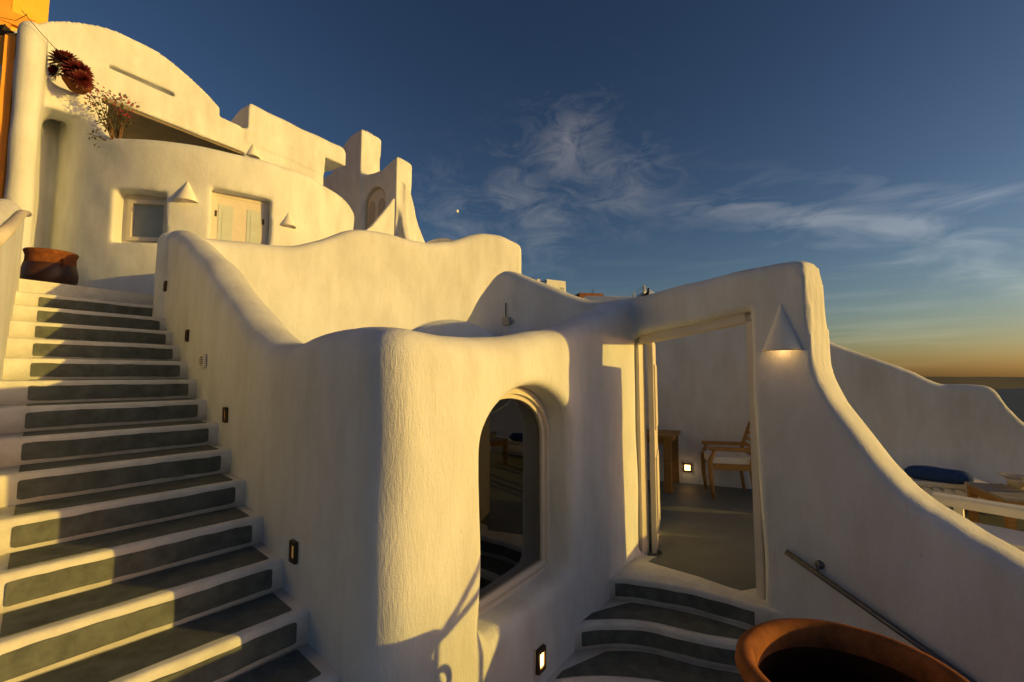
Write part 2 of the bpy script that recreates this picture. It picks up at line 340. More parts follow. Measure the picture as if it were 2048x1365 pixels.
# ------------------------------------------------------------------ ground, sea, island
ground = put('ground', prism([(-40, -14), (2.9, -14), (2.9, 1.0), (9, .8), (9, 11), (2, 15), (-14, 26), (-40, 26)], -6, LAND-.004), 'rock'); tag(ground, kind='structure')
sea = put('sea', mesh([(-60000, -60000, -150), (60000, -60000, -150), (60000, 60000, -150), (-60000, 60000, -150)], [(0, 1, 2, 3)]), 'sea'); tag(sea, kind='structure')
def terrain(name, x0, x1, y0, y1, n, fn, mat):
    xs = np.linspace(x0, x1, n); ys = np.linspace(y0, y1, n); V = [(x, y, fn(x, y)) for x in xs for y in ys]
    Fc = [(i*n+j, (i+1)*n+j, (i+1)*n+j+1, i*n+j+1) for i in range(n-1) for j in range(n-1)]
    o = put(name, mesh(V, Fc, True), mat); return tag(o, kind='structure')
def sst(a, b, x): t_ = min(max((x-a)/(b-a), 0), 1); return t_*t_*(3-2*t_)
def hillz(x, y):
    up = .105*max(y-14, 0); k = 1-sst(.30, .62, x/max(y, 5)); z = -3.2+up*k
    z -= 150*sst(.45, 1.6, x/max(y, 8)); z -= 150*sst(70, 170, x) if x > 0 else 0
    return max(z-170*sst(-20, -150, y), -158)
terrain('hillside', -160, 220, 13, 160, 60, hillz, 'rock')
def islz(x, y):
    e = sst(5200, 6400, y+400*math.sin(x/1900)+250*math.sin(x/700+1)); return -158+(126+9*math.sin(x/800+.4)+5*math.sin(x/310)+6*math.sin(y/900))*e*(1-sst(11500, 13000, y))
terrain('island', 1000, 16000, 4600, 13500, 70, islz, 'island')

# moon: the lit crescent half of a far sphere
md = Vector(pdir(914, 423)).normalized()*30000; V = []; Fc = []; rm = 105; sx = Vector((1, 0, 0)); fy = -md.normalized(); sx = (sx-fy*sx.dot(fy)).normalized(); sx = (sx*.94+Vector((0, 0, 1))*.34).normalized(); sx = (sx-fy*sx.dot(fy)).normalized(); uz = sx.cross(fy)
for i in range(17):
    a = -math.pi/2+math.pi*i/16
    for j in range(9):
        bb = math.radians(-42+ 132*j/8); V.append(md+(uz*math.sin(a)+(sx*math.sin(bb)+fy*math.cos(bb))*math.cos(a))*rm)
for i in range(16):
    for j in range(8): Fc.append((i*9+j, (i+1)*9+j, (i+1)*9+j+1, i*9+j+1))
tag(put('moon', mesh(V, Fc, True), 'moon'), 'tiny pale half moon in the blue sky', 'moon')

# ------------------------------------------------------------------ main plaster wall: stair side, rounded tower, door wall, sloping parapet
OUT = [(-4.155, 5.293), (-3.5, 4.69), (-2.2, 3.49), (-1.035, 2.418), (-.87, 2.268), (-.78, 2.185), (-.71, 2.118), (-.64, 2.065), (-.57, 2.04), (-.49, 2.05), (-.42, 2.095), (-.35, 2.165), (-.27, 2.262), (.1, 2.79), (.42, 3.25), (.76, 3.66), (.93, 3.87), (1.08, 4.06)]
PA = offset_path(np.array(OUT), .17)
DOOR0, DOOR1 = np.array((1.13, 4.05)), np.array((1.68, 3.25)); DD = (DOOR1-DOOR0)/np.hypot(*(DOOR1-DOOR0)); DN = np.array((-DD[1], DD[0]))   # DN points into the terrace
OB = [(.97, 4.28), (1.13, 4.05), (1.68, 3.25), (1.96, 2.84), (2.40, 2.20), (2.85, 1.55)]
PB = offset_path(np.array(OB), .14)
g = Grid(-5.1, 3.2, 1.2, 6.3, LAND-.12, 2.1, .0225)
fa = g.wall(PA, .34, [(q-.808, z_) for q, z_ in [(.3, 1.76), (.85, 1.745), (1.1, 1.70), (1.4, 1.61), (1.76, 1.464), (2.69, 1.05), (3.41, .645), (3.97, .365), (4.33, .216), (4.56, .202), (4.83, .237), (5.07, .262), (5.29, .26), (5.55, .237), (5.77, .216), (6.01, .215), (6.3, .244), (6.64, .3), (6.88, .33), (7.19, .433), (7.58, .576), (8.05, .71)]], k=.2, soft=.2)
fb = g.wall(PB, .28, [(-.3, .70), (.26, .722), (.76, .748), (1.17, .772), (1.49, .785), (1.60, .775), (1.655, .745), (1.675, .06), (1.76, -.15), (1.88, -.338), (1.99, -.513), (2.1, -.647), (2.19, -.719), (2.29, -.773), (2.37, -.824), (2.45, -.86), (2.8, -1.05), (3.2, -1.35)], k=.11, soft=.03)
# door opening
u, v = g.local(DOOR0, DD); lint = .375+.105*u
hole = np.maximum(np.maximum(g.w3(box2(u, -.15, 1.0)), g.w3(box2(v, -.5, .8))), g.Z-g.w3(lint))
fb = smax(fb, -np.maximum(hole, FLOOR-.03-g.Z), .06)
# arched window niche through the tower wall
WO, WD = np.array((-.27, 2.22)), np.array((.563, .826))/np.hypot(.563, .826)
u, v = g.local(WO, WD); uc, hw = .745, .50
arch = np.where(g.Z > -.40, np.sqrt(((g.w3(u)-uc)/hw)**2+(np.maximum(g.Z+.40, 0)/.34)**2)*hw-hw, g.w3(np.abs(u-uc)-hw))
niche = smax(smax(arch, -1.36-g.Z, .12), g.w3(box2(v, -.6, .9)), .05)
fa = smax(fa, -niche, .09)
f = smin(fa, fb, .10)
f = np.maximum(f, g.Z*0-g.Z+LAND-.06)+g.wobble(.0045)
house = thing('plaster_house', 'white plastered house wall with rounded tower, arched window, doorway and sloping parapet', 'house', (0, 3, LAND))
put('wall', g.mesh(f), 'plaster', house)
put('roof', prism([(-3.95, 5.28), (-2.0, 3.62), (-.95, 2.66), (-.64, 2.50), (-.42, 2.66), (-.12, 3.09), (.44, 3.92), (.78, 4.35), (.8, 4.5), (.1, 5.3), (-.3, 8.2), (-3.9, 5.6)], -.05, .07), 'plaster_far', house)
put('room_wall', prism([(-3.2, 4.72), (-3.2, 4.86), (.9, 4.62), (.9, 4.48)], LAND, -.06), 'panelblue', house)
# window: frame ring with rebate, and pane
WN = np.array((-WD[1], WD[0])); w3 = lambda a: Vector((a[0], a[1], 0))
def archpoly(uc, hw, z0, zs, rise, n=22):
    p = [(uc-hw, z0), (uc+hw, z0)]
    for i in range(n+1):
        a = math.pi*i/n; p.append((uc+hw*math.cos(a), zs+rise*math.sin(a)))
    return p
def ring(outer, inner, org, ux, un, d):
    org, ux, un = Vector(org), Vector(ux), Vector(un); n = len(outer); V = []; Fc = []
    for dd in (0, d):
        for pl in (outer, inner):
            for p in pl: V.append(org+ux*p[0]+Vector((0, 0, p[1]))+un*dd)
    for i in range(n):
        j = (i+1) % n; Fc += [(i, j, n+j, n+i), (2*n+i, 3*n+i, 3*n+j, 2*n+j), (i, 2*n+i, 2*n+j, j), (n+i, n+j, 3*n+j, 3*n+i)]
    me = mesh(V, Fc); bm = bmesh.new(); bm.from_mesh(me); return bm_mesh(bm)
win = put('window', ring(archpoly(uc, .52, -1.39, -.42, .355), archpoly(uc, .468, -1.335, -.42, .305), w3(WO)+w3(WN)*.19, w3(WD), w3(WN), .09), 'frame', house)
put('sash', ring(archpoly(uc, .472, -1.338, -.42, .308), archpoly(uc, .435, -1.298, -.42, .275), w3(WO)+w3(WN)*.215, w3(WD), w3(WN), .05), 'frame', win)
put('pane', frame_extrude(archpoly(uc, .438, -1.30, -.42, .278), w3(WO)+w3(WN)*.235, w3(WD), (0, 0, 1), w3(WN), .006), 'glass', win)
# door frame and folded leaf
do3, dd3, dn3 = w3(DOOR0), w3(DD), w3(DN)
fr = put('door_frame', obox(do3+dd3*-.11+dn3*.13+Vector((0, 0, -.62)), dd3, .07, .10, 1.99, .006), 'frame', house)
put('lintel', obox(do3+dd3*.425+dn3*.13+Vector((0, 0, .38)), dd3+Vector((0, 0, .105)), 1.0, .09, .075, .006), 'frame', fr)
put('post', obox(do3+dd3*.955+dn3*.13+Vector((0, 0, -.58)), dd3, .06, .10, 1.96, .006), 'frame', fr)
ld = Vector((.335, .942, 0)).normalized()
leaf = put('door_leaf', obox(do3+dd3*-.03+dn3*.19+ld*.38+Vector((0, 0, -.62)), ld, .76, .045, 1.92, .005), 'frame', house)
for k, zc in enumerate((-1.1, -.2)): put('panel', obox(do3+dd3*-.03+dn3*.19+ld*.38+Vector((ld.y, -ld.x, 0))*.025+Vector((0, 0, zc)), ld, .5, .02, .62 if k else .7, .006), 'frame', leaf)
sun_trim_leaf = put('door_leaf', obox(do3+dd3*.985+dn3*.40+Vector((0, 0, -.66)), dn3, .50, .05, 1.80, .005), 'frame', house)  # unseen leaf behind the right jamb, added to narrow the sun streak

# ------------------------------------------------------------------ wavy wall behind the tower roof
g = Grid(-4.3, .6, 4.9, 8.8, -.6, 2.8, .03)
PD = cr_path([(-3.95, 5.17), (-3.0, 5.92), (-1.6, 7.0), (.03, 8.24)])
f = g.wall(PD, .26, [(0, 1.66), (.35, 1.655), (.9, 1.688), (1.31, 1.734), (1.63, 1.874), (1.96, 2.053), (2.17, 2.124), (2.47, 2.15), (2.87, 2.12), (3.3, 2.134), (3.67, 2.243), (4.06, 2.419), (4.31, 2.50), (4.69, 2.508), (5.2, 2.40)], k=.16, soft=.3)+g.wobble(.006)
wv = put('wavy_wall', g.mesh(f), 'plaster_far'); tag(wv, 'sunlit white wall with wavy top edge rising behind the rounded tower', 'wall')
# wing wall between tower and door
g = Grid(-.9, 1.6, 3.6, 5.9, -.3, 1.3, .025)
PW = cr_path([(-.52, 5.6), (-.30, 5.10), (-.05, 4.80), (.2, 4.58), (.62, 4.33), (.86, 4.21)])
f = g.wall(PW, .24, [(0, .62), (.25, .70), (.45, .80), (.68, .985), (.85, 1.10), (.96, 1.122), (1.08, 1.09), (1.27, 1.0), (1.5, .89), (1.7, .79), (1.9, .71), (2.2, .665), (2.5, .66)], k=.12, soft=.16)+g.wobble(.004)
ww = put('wing_wall', g.mesh(f), 'plaster'); tag(ww, 'shaded white saddle-topped wall with a small aerial box on it', 'wall')
# low rooftop vault
vp = [(-.52, -.3), (.52, -.3)]+[(.52*math.cos(math.pi*i/20), .12+.40*math.sin(math.pi*i/20)) for i in range(21)]
vl = put('rooftop_vault', frame_extrude(vp, (-.56, 4.15, 0), Vector((.95, .22, 0)).normalized(), (0, 0, 1), Vector((-.22, .95, 0)).normalized(), .9, .03, 3), 'plaster_far'); tag(vl, 'low rounded plaster vault on the roof just behind the tower top', 'vault')
# ------------------------------------------------------------------ terrace back wall
g = Grid(.7, 7.2, 4.2, 7.7, FLOOR-.3, 1.5, .03)
PE = cr_path([(1.25, 7.38), (3.28, 6.48), (5.70, 5.37), (6.3, 5.09)])
f = g.wall(PE, .22, [(0, 1.30), (1.6, 1.18), (2.24, .99), (2.77, .72), (3.15, .503), (3.47, .351), (3.77, .212), (4.1, .061), (4.26, -.045), (4.37, -.095), (4.59, -.099), (4.78, -.110), (4.85, -.16), (4.90, -.30), (5.05, -.52), (5.5, -.75)], k=.10, soft=.10)+g.wobble(.004)
tw = put('terrace_wall', g.mesh(f), 'plaster'); tag(tw, 'long shaded white wall closing the far side of the terrace', 'wall')
# terrace floor
tf = put('terrace_floor', prism([(.9, 4.2), (1.25, 4.0), (1.72, 3.3), (2.2, 2.75), (2.9, 1.75), (6.9, 1.2), (6.9, 5.2), (1.2, 7.6)], FLOOR-.4, FLOOR-.03), 'floor_grey'); tag(tf, kind='structure')
lf = put('landing_floor', prism([(-3.5, -6), (2.86, -6), (2.86, 1.6), (2.0, 2.9), (1.0, 4.1), (.3, 3.2), (-.5, 2.2), (-1.2, 1.2)], LAND-.2, LAND), 'floor_grey'); tag(lf, kind='structure')

# ------------------------------------------------------------------ upper landing and drum-shaped house
lan = put('upper_landing', prism([(-4.85, 4.42), (-4.24, 5.37), (-3.7, 5.4), (-.2, 8.3), (-.4, 10.5), (-8, 10.5), (-8, 5.3), (-5.6, 4.6)], TOP-.5, TOP-.004), 'step_white'); tag(lan, kind='structure')
DC, DR = np.array((-5.55, 8.6)), 2.34
def dpt(deg, r=DR): return Vector((DC[0]+r*math.cos(R(deg)), DC[1]+r*math.sin(R(deg)), 0))
g = Grid(-9.2, -2.9, 5.1, 11.2, TOP-.15, 5.1, .032)
dd_ = np.hypot(g.X-DC[0], g.Y-DC[1])-DR
ang_ = np.degrees(np.arctan2(g.Y-DC[1], g.X-DC[0])); ang_ = np.where(ang_ > 60, ang_-360, ang_)
dtop = height(-ang_, [(-60, 3.42), (90, 3.42), (97, 3.45), (101, 3.55), (108, 3.84), (117, 4.1), (300, 4.1)], 3)      # parapet sweeps up to the tall wall
drum = smax(g.w3(dd_), g.Z-g.w3(dtop), .14)
drum = np.maximum(drum, -np.maximum(g.w3(dd_)+.30, 2.5-g.Z))               # roof terrace sunk behind its parapet
def cut(F, d0, d1, z0, z1, depth, k):
    c0 = R((d0+d1)/2); nrm = np.array((math.cos(c0), math.sin(c0))); p = DC+nrm*DR; u, v = g.local(p, (-nrm[1], nrm[0])); hw_ = DR*math.sin(R(abs(d1-d0)/2))
    q = np.maximum(np.maximum(g.w3(np.abs(u)-hw_), box2(g.Z, z0, z1)), g.w3(np.maximum(-v-.6, v-depth))); return smax(F, -q, k), p, nrm, hw_
# local() gives v to the left of ux=(-ny,nx), that is -n, the inward direction
drum, pw, nw, hww = cut(drum, -92, -75, 1.875, 2.63, .26, .035)
drum, pd, nd, hwd = cut(drum, -61.7, -42.3, TOP-.2, 2.79, .24, .05)
FB = cr_path([(-6.46, 5.80), (-7.1, 6.42), (-8.3, 7.3)])
fw = g.wall(FB, .27, [(0, 4.76), (.25, 4.84), (.6, 4.70), (3, 4.7)], k=.2, soft=.2)
lu, lv = g.local((-6.6, 6.5), (.55, .835))
ledge = smax(np.maximum(g.w3(box2(lu, -.75, .36)), g.w3(box2(lv, -.34, .1))), box2(g.Z, 3.75, 4.10), .03)
fill = g.wall(cr_path([(-7.12, 6.60), (-7.2, 6.85), (-7.35, 7.25)]), .20, 4.0)
f = smin(smin(smin(drum, ledge, .06), fill, .12), fw, .14)+g.wobble(.006)
f = np.maximum(f, TOP-.08-g.Z)
dh = thing('drum_house', 'rounded white drum-shaped house with a square window and double door', 'house', (DC[0], DC[1], TOP))
put('wall', g.mesh(f), 'plaster_far', dh)
def rect_ring(p, n_, hw_, z0, z1, inset, wdt, th, name, mat, parent):
    ux = Vector((-n_[1], n_[0], 0)); nn = Vector((n_[0], n_[1], 0)); org = Vector((p[0], p[1], 0))-nn*inset
    o_ = [(-hw_, z0), (hw_, z0), (hw_, z1), (-hw_, z1)]; i_ = [(-hw_+wdt, z0+wdt), (hw_-wdt, z0+wdt), (hw_-wdt, z1-wdt), (-hw_+wdt, z1-wdt)]
    return put(name, ring(o_, i_, org, ux, nn, th), mat, parent)
def rect_slab(p, n_, u0, u1, z0, z1, inset, th, name, mat, parent):
    ux = Vector((-n_[1], n_[0], 0)); nn = Vector((n_[0], n_[1], 0)); org = Vector((p[0], p[1], 0))-nn*inset
    return put(name, frame_extrude([(u0, z0), (u1, z0), (u1, z1), (u0, z1)], org, ux, (0, 0, 1), nn, th), mat, parent)
wd = rect_ring(pw, nw, hww, 1.875, 2.63, .27, .075, .05, 'window', 'frame', dh)
rect_ring(pw, nw, hww-.075, 1.95, 2.555, .265, .055, .075, 'frame', 'frame', wd)
rect_slab(pw, nw, -hww+.13, hww-.13, 2.0, 2.50, .27, .03, 'shutter', 'panelblue', wd)
dr = rect_ring(pd, nd, hwd, TOP, 2.79, .25, .06, .06, 'double_door', 'frame', dh)
for sgn in (-1, 1):
    lf_ = rect_slab(pd, nd, min(0, sgn*(hwd-.06)), max(0, sgn*(hwd-.06)), TOP, 2.73, .24, .04, 'door_leaf', 'frame', dr)
    rect_slab(pd, nd, sgn*.19-.095, sgn*.19+.095, 1.35, 2.60, .205, .012, 'panel', 'shutter', dr)
    rect_slab(pd, nd, sgn*.19-.045, sgn*.19+.045, 1.42, 2.52, .194, .006, 'panel', 'shutter', dr)

put('door_handle', tube([Vector((pd[0], pd[1], 0))-Vector((nd[0], nd[1], 0))*.20+Vector((-nd[1], nd[0], 0))*.03+Vector((0, 0, z_)) for z_ in (1.93, 2.05)], .012, 8), 'bronze', dr)
for sgn in (-1, 1):
    for z_ in (1.5, 2.45): put('hinge', obox(Vector((pd[0], pd[1], z_))-Vector((nd[0], nd[1], 0))*.195+Vector((-nd[1], nd[0], 0))*(sgn*(hwd-.075)), (-nd[1], nd[0], 0), .03, .012, .09), 'bronze', dr)

# ------------------------------------------------------------------ upper vaulted house
HA, HD = np.array((-6.6, 6.5)), np.array((.55, .835))/1.0
HD = HD/np.hypot(*HD); HN = np.array((-HD[1], HD[0]))          # HN points back into the house
g = Grid(-10.6, -3.4, 5.2, 13.0, 2.5, 5.75, .03)
u, v = g.local(HA, HD)
body = np.maximum(np.maximum(g.w3(box2(u, -.45, 4.76)), g.w3(box2(v, 0, 3.8))), g.Z-4.84)
body = smax(body, -np.maximum(np.maximum(g.w3(box2(u, .37, 2.5)), g.w3(box2(v, -.5, 3.4))), g.Z-4.355), .012)
ar = np.sqrt(g.w3(u-.8)**2+(g.Z-3.785)**2)-1.735
vault = smax(np.maximum(np.maximum(ar, g.w3(box2(v, 0, 3.2))), g.w3(u-2.02)), 4.5-g.Z, .02)
vault = np.maximum(vault, -np.maximum(np.maximum(g.w3(box2(u, .41, 1.31)), box2(g.Z, 4.845, 4.925)), g.w3(box2(v, -.3, .16))))
bt_ = 4.80+.65*np.sqrt(np.clip(1-(np.maximum(v-.38, 0)/.70)**2, 0, 1))
blk = np.maximum(smax(np.maximum(g.w3(box2(u, 2.54, 4.76)), g.w3(box2(v, 0, 1.1))), (g.Z-g.w3(bt_))*.8, .16), 4.6-g.Z)
body = np.maximum(body, -np.maximum(g.w3(u-.34), g.Z-3.92))
f = smin(smin(body, vault, .03), blk, .10)
f = np.maximum(f, -np.maximum(np.maximum(g.w3(box2(u, 4.22, 5.5)), g.w3(box2(v, -1, 1.3))), g.Z-4.99))
f = f+g.wobble(.007)
up = thing('vaulted_house', 'upper white house with a half-round vault gable and a dark recess', 'house', (HA[0]-1, HA[1]+3, 2.3))
put('wall', g.mesh(f), 'plaster_far', up)
hp = lambda a, b: tuple(HA+HD*a+HN*b)
put('shade_slab', prism([hp(.36, .05), hp(2.51, .05), hp(2.51, 3.42), hp(.36, 3.42)], 4.315, 4.40), 'soffit_shade', up)  # added slab under the white soffit, recess shade put into its brown

# ------------------------------------------------------------------ chapel-like stair tower behind
ct = thing('stair_tower', 'slim white stair tower with an arched panelled door, far behind the drum', 'tower', (-4.0, 13.4, 2))
fu, fv = Vector((-.835, .55, 0)), Vector((.55, .835, 0))
K = Vector((-3.40, 13.0, 0))
g = Grid(-7.6, -1.2, 11.6, 16.2, 2.6, 8.2, .035); tu, tv = g.local(tuple(K[:2]), tuple(fv[:2]))     # tu along the right face (fv), tv along the front (fu)
front, side = tv, tu
t2 = np.maximum(g.w3(box2(front, 0, 1.80)), g.w3(box2(side, 0, .62)))
t2 = smax(t2, g.Z-g.w3(height(front, [(-1, 6.53), (0, 6.53), (.12, 6.5), (.7, 6.28), (1.45, 6.30), (1.75, 6.48), (3, 6.5)], .1)), .16)
t1 = np.maximum(g.w3(box2(front, 1.515, 4.1)), g.w3(box2(side, -.10, .68)))
t1 = smax(t1, g.Z-g.w3(height(front-1.515, [(-1, 7.8), (.1, 7.8), (.6, 7.72), (1.0, 7.45), (1.25, 7.1), (1.5, 6.75), (2.6, 6.6), (4, 6.6)], .1)), .16)
fl_ = height(side, [(0, 5.9), (.5, 5.6), (.62, 5.3), (.75, 4.95), (.9, 4.6), (1.1, 4.28), (1.35, 4.02), (1.7, 3.82), (2.2, 3.7)], .1)
bt = smax(np.maximum(g.w3(box2(front, -.06, .14)), g.w3(box2(side, .3, 2.2))), g.Z-g.w3(fl_), .08)
b2u, b2v = g.local((K.x+fv.x*.3, K.y+fv.y*.3), (.62, -.78)); fl2 = height(b2u, [(0, 5.2), (.15, 4.75), (.3, 4.3), (.5, 3.9), (.75, 3.6), (1, 3.4)], .1)
bt2 = smax(np.maximum(g.w3(box2(b2u, -.2, .9)), g.w3(box2(b2v, -.16, .06))), g.Z-g.w3(fl2), .08)
f = smin(smin(t2, t1, .18), smin(bt, bt2, .1), .16)
da = np.sqrt((g.w3(front-.96)/.47)**2+(np.maximum(g.Z-5.22, 0)/.55)**2)*.47-.47
f = smax(f, -np.maximum(da, g.w3(box2(side, -.5, .13))), .03)+g.wobble(.006)
put('wall', g.mesh(f), 'plaster_far', ct)
ad = put('door', frame_extrude(archpoly(.96, .50, 3.0, 5.22, .57), K+fv*.10, fu, (0, 0, 1), fv, .03), 'frame', ct)
for c in (.74, 1.18): put('panel', frame_extrude(archpoly(c, .15, 3.9, 5.15, .25), K+fv*.085, fu, (0, 0, 1), fv, .02, .006, 1), 'shutter_dim', ad)
put('jamb', ring(archpoly(.96, .47, 3.0, 5.22, .54), archpoly(.96, .42, 3.05, 5.22, .49), K+fv*.07, fu, fv, .05), 'shutter_dim', ad)
put('cap', frame_extrude([(.1, 7.6)]+[(.42+.30*math.cos(a), 7.68+.30*math.sin(a)) for a in np.linspace(0, math.pi, 12)], K+fu*1.515+fv*.2, fu, (0, 0, 1), fv, .3, .02, 2), 'plaster_far', ct)
fin = [(0, 2.8), (1.25, 2.8), (1.25, 3.45), (1.0, 3.62), (.7, 3.9), (.42, 4.28), (.18, 4.62), (.03, 4.86), (0, 4.84)]
fo = put('curved_fin_wall', frame_extrude(fin, (-3.33, 12.25, 0), Vector((-.62, -.78, 0)).normalized(), (0, 0, 1), Vector((.78, -.62, 0)).normalized(), .16, .04, 3), 'plaster_far'); tag(fo, 'small sunlit curved white fin wall in front of the arched door', 'wall')
sa = put('distant_vault', frame_extrude([(-.9, 2.6), (.9, 2.6)]+[(.9*math.cos(a), 3.75+.42*math.sin(a)) for a in np.linspace(0, math.pi, 14)], (-2.35, 13.6, 0), fu*-1, (0, 0, 1), fv, 1.4, .03, 2), 'plaster_far'); tag(sa, 'low white vault peeping over the wavy wall beside the stair tower', 'vault')

# ------------------------------------------------------------------ left stair
def Lp(k): return Vector((-4.816+.2345*k, 4.496-.2275*k, 0))
def Rp(k): return Vector((-4.264+.24835*k, 5.38829-.22852*k, 0))
def zk(k): return TOP-.165*k
def wav(a, b, n, amp, seed):
    """line a-b cut into n pieces with a hand-made wander"""
    r_ = random.Random(seed); d = (b-a).normalized(); p = Vector((-d.y, d.x, 0)); ph = [r_.uniform(0, 6) for _ in range(3)]
    return [a.lerp(b, i/n)+p*amp*(math.sin(ph[0]+i*.7)+.6*math.sin(ph[1]+i*1.9)+.3*r_.uniform(-1, 1)) for i in range(n+1)]
def soft_step(front, back, z1, h, nose=.022):
    """one step: wandering front edge with a rounded nosing"""
    n = len(front); prof_ = [(0, -h), (0, -nose)]+[(nose*(1-math.cos(a)), -nose*(1-math.sin(a))) for a in np.linspace(.3, math.pi/2, 4)]
    V = []; Fc = []; m_ = len(prof_)+2
    for i in range(n):
        inw = (back[i]-front[i]).normalized()
        for (d, dz) in prof_: V.append(front[i]+inw*d+Vector((0, 0, z1+dz)))
        V.append(back[i]+Vector((0, 0, z1))); V.append(back[i]+Vector((0, 0, z1-h)))
    for i in range(n-1):
        for j in range(m_): Fc.append((i*m_+j, (i+1)*m_+j, (i+1)*m_+(j+1) % m_, i*m_+(j+1) % m_))
    Fc.append(tuple(range(m_))); Fc.append(tuple((n-1)*m_+j for j in range(m_))[::-1])
    me = mesh(V, Fc); bm = bmesh.new(); bm.from_mesh(me); bmesh.ops.recalc_face_normals(bm, faces=bm.faces)
    me = bm_mesh(bm, True); return me
def rrect(w0, w1, h0, h1, r, seed, n=26):
    """hand-painted rounded rectangle outline: list of (s, t)"""
    r_ = random.Random(seed); P = []
    def edge(a, b, cnt):
        for i in range(cnt): P.append((a[0]+(b[0]-a[0])*i/cnt, a[1]+(b[1]-a[1])*i/cnt))
    def arc(c, a0, a1):
        for i in range(5): a = a0+(a1-a0)*i/5; P.append((c[0]+r*math.cos(a), c[1]+r*math.sin(a)))
    edge((w0+r, h0), (w1-r, h0), n); arc((w1-r, h0+r), -math.pi/2, 0); edge((w1, h0+r), (w1, h1-r), 3); arc((w1-r, h1-r), 0, math.pi/2)
    edge((w1-r, h1), (w0+r, h1), n); arc((w0+r, h1-r), math.pi/2, math.pi); edge((w0, h1-r), (w0, h0+r), 3); arc((w0+r, h0+r), math.pi, 1.5*math.pi)
    ph = r_.uniform(0, 6)
    return [(s, t_+.0022*math.sin(ph+s*11)+.0016*math.sin(2*ph+s*37)+r_.uniform(-.0011, .0011)) for s, t_ in P]
def fan(P3, nrm, th):
    """thin painted panel: outline P3, raised th along nrm (triangle fan between the two long sides)"""
    bm = bmesh.new(); a = [bm.verts.new(p+nrm*th) for p in P3]; c = [bm.verts.new(p-nrm*.002) for p in P3]; n = len(P3)
    fc = bm.faces.new(a)
    for i in range(n): bm.faces.new((c[i], c[(i+1) % n], a[(i+1) % n], a[i]))
    bmesh.ops.triangulate(bm, faces=[fc]); return bm_mesh(bm)
stair = thing('staircase', 'white staircase with dark grey painted panels climbing beside the plastered wall', 'staircase', (Lp(18).x, Lp(18).y, LAND))
NS = 18
for k in range(0, NS+1):
    a, b_ = Lp(k), Rp(k); ext = (b_-a).normalized(); a2, b2 = a-ext*.16, b_+ext*.12
    fr_ = wav(a2, b2, 24, .0025, 100+k); up_ = Vector((-(b_-a).normalized().y, (b_-a).normalized().x, 0))
    run = .36 if k else .5
    bk_ = [p+(Lp(k-1)-Lp(k)).lerp(Rp(k-1)-Rp(k), i/24)*1.12 for i, p in enumerate(fr_)]
    st_ = put('step', soft_step(fr_, bk_, zk(k)+random.uniform(-.002, .002), .165+.02 if k < NS else .16), 'step_white', stair)
    wd_ = (b_-a).length; dx = (b_-a).normalized(); nr = Vector((dx.y, -dx.x, 0))
    P = rrect(.068, wd_-.062, -.140, -.038, .014, 300+k)
    put('riser_panel', fan([a+dx*s+Vector((0, 0, zk(k)+t_))+nr*.0028 for s, t_ in P], nr, .003), 'step_grey', st_)
    if k:
        bl, brr = (Lp(k-1)-Lp(k)), (Rp(k-1)-Rp(k)); P = rrect(.068, wd_-.062, .15, .95, .02, 500+k); P = [(s, t_) for s, t_ in P]
        put('tread_panel', fan([a+dx*s+bl.lerp(brr, s/wd_)*t_+Vector((0, 0, zk(k)+.001)) for s, t_ in P], Vector((0, 0, 1)), .0025), 'step_grey', st_)
# wall on the open side of the stair, with wooden rail
g = Grid(-5.6, -1.0, .7, 5.2, LAND-.1, 2.0, .025)
PLW = cr_path([(-5.02, 4.42), (-3.6, 3.05), (-2.5, 1.98)])
f = g.wall(PLW, .24, [(0, 1.70), (.15, 1.73), (2.9, .93), (3.6, .70), (4.5, .35)], k=.2, soft=.2)+g.wobble(.004)
lw = put('stair_wall', np.float32 and g.mesh(f), 'plaster'); tag(lw, 'white plaster wall carrying a pale rail on the open side of the stair', 'wall')
hr = put('painted_handrail', tube([(-4.80, 4.40, 1.60), (-4.1, 3.72, 1.36), (-3.0, 2.66, .88), (-2.3, 1.98, .60)], .030, 10), 'frame'); tag(hr, 'pale painted handrail fixed along the white stair side wall', 'handrail')

# ------------------------------------------------------------------ curved steps up to the doorway
cs = thing('door_steps', 'curved white steps with dark grey painted treads leading up to the doorway', 'steps', (1.1, 3.1, LAND))
noses = [([(.60, 3.60), (.78, 3.64), (1.06, 3.565), (1.36, 3.42), (1.68, 3.18), (1.86, 3.06)], FLOOR), ([(.24, 3.12), (.42, 3.245), (.66, 3.29), (.92, 3.27), (1.23, 3.12), (1.48, 3.04), (1.75, 2.93), (2.06, 2.72)], -1.71), ([(-.02, 2.74), (.2, 2.88), (.5, 2.94), (.86, 2.90), (1.2, 2.76), (1.5, 2.66), (1.9, 2.52), (2.3, 2.35)], -1.87)]
curves = [cr_path(p, .05) for p, _ in noses]
def resamp(P, n):
    L = np.concatenate([[0], np.cumsum(np.hypot(*np.diff(P, axis=0).T))]); t_ = np.linspace(0, L[-1], n); return np.stack([np.interp(t_, L, P[:, 0]), np.interp(t_, L, P[:, 1])], 1), L[-1]
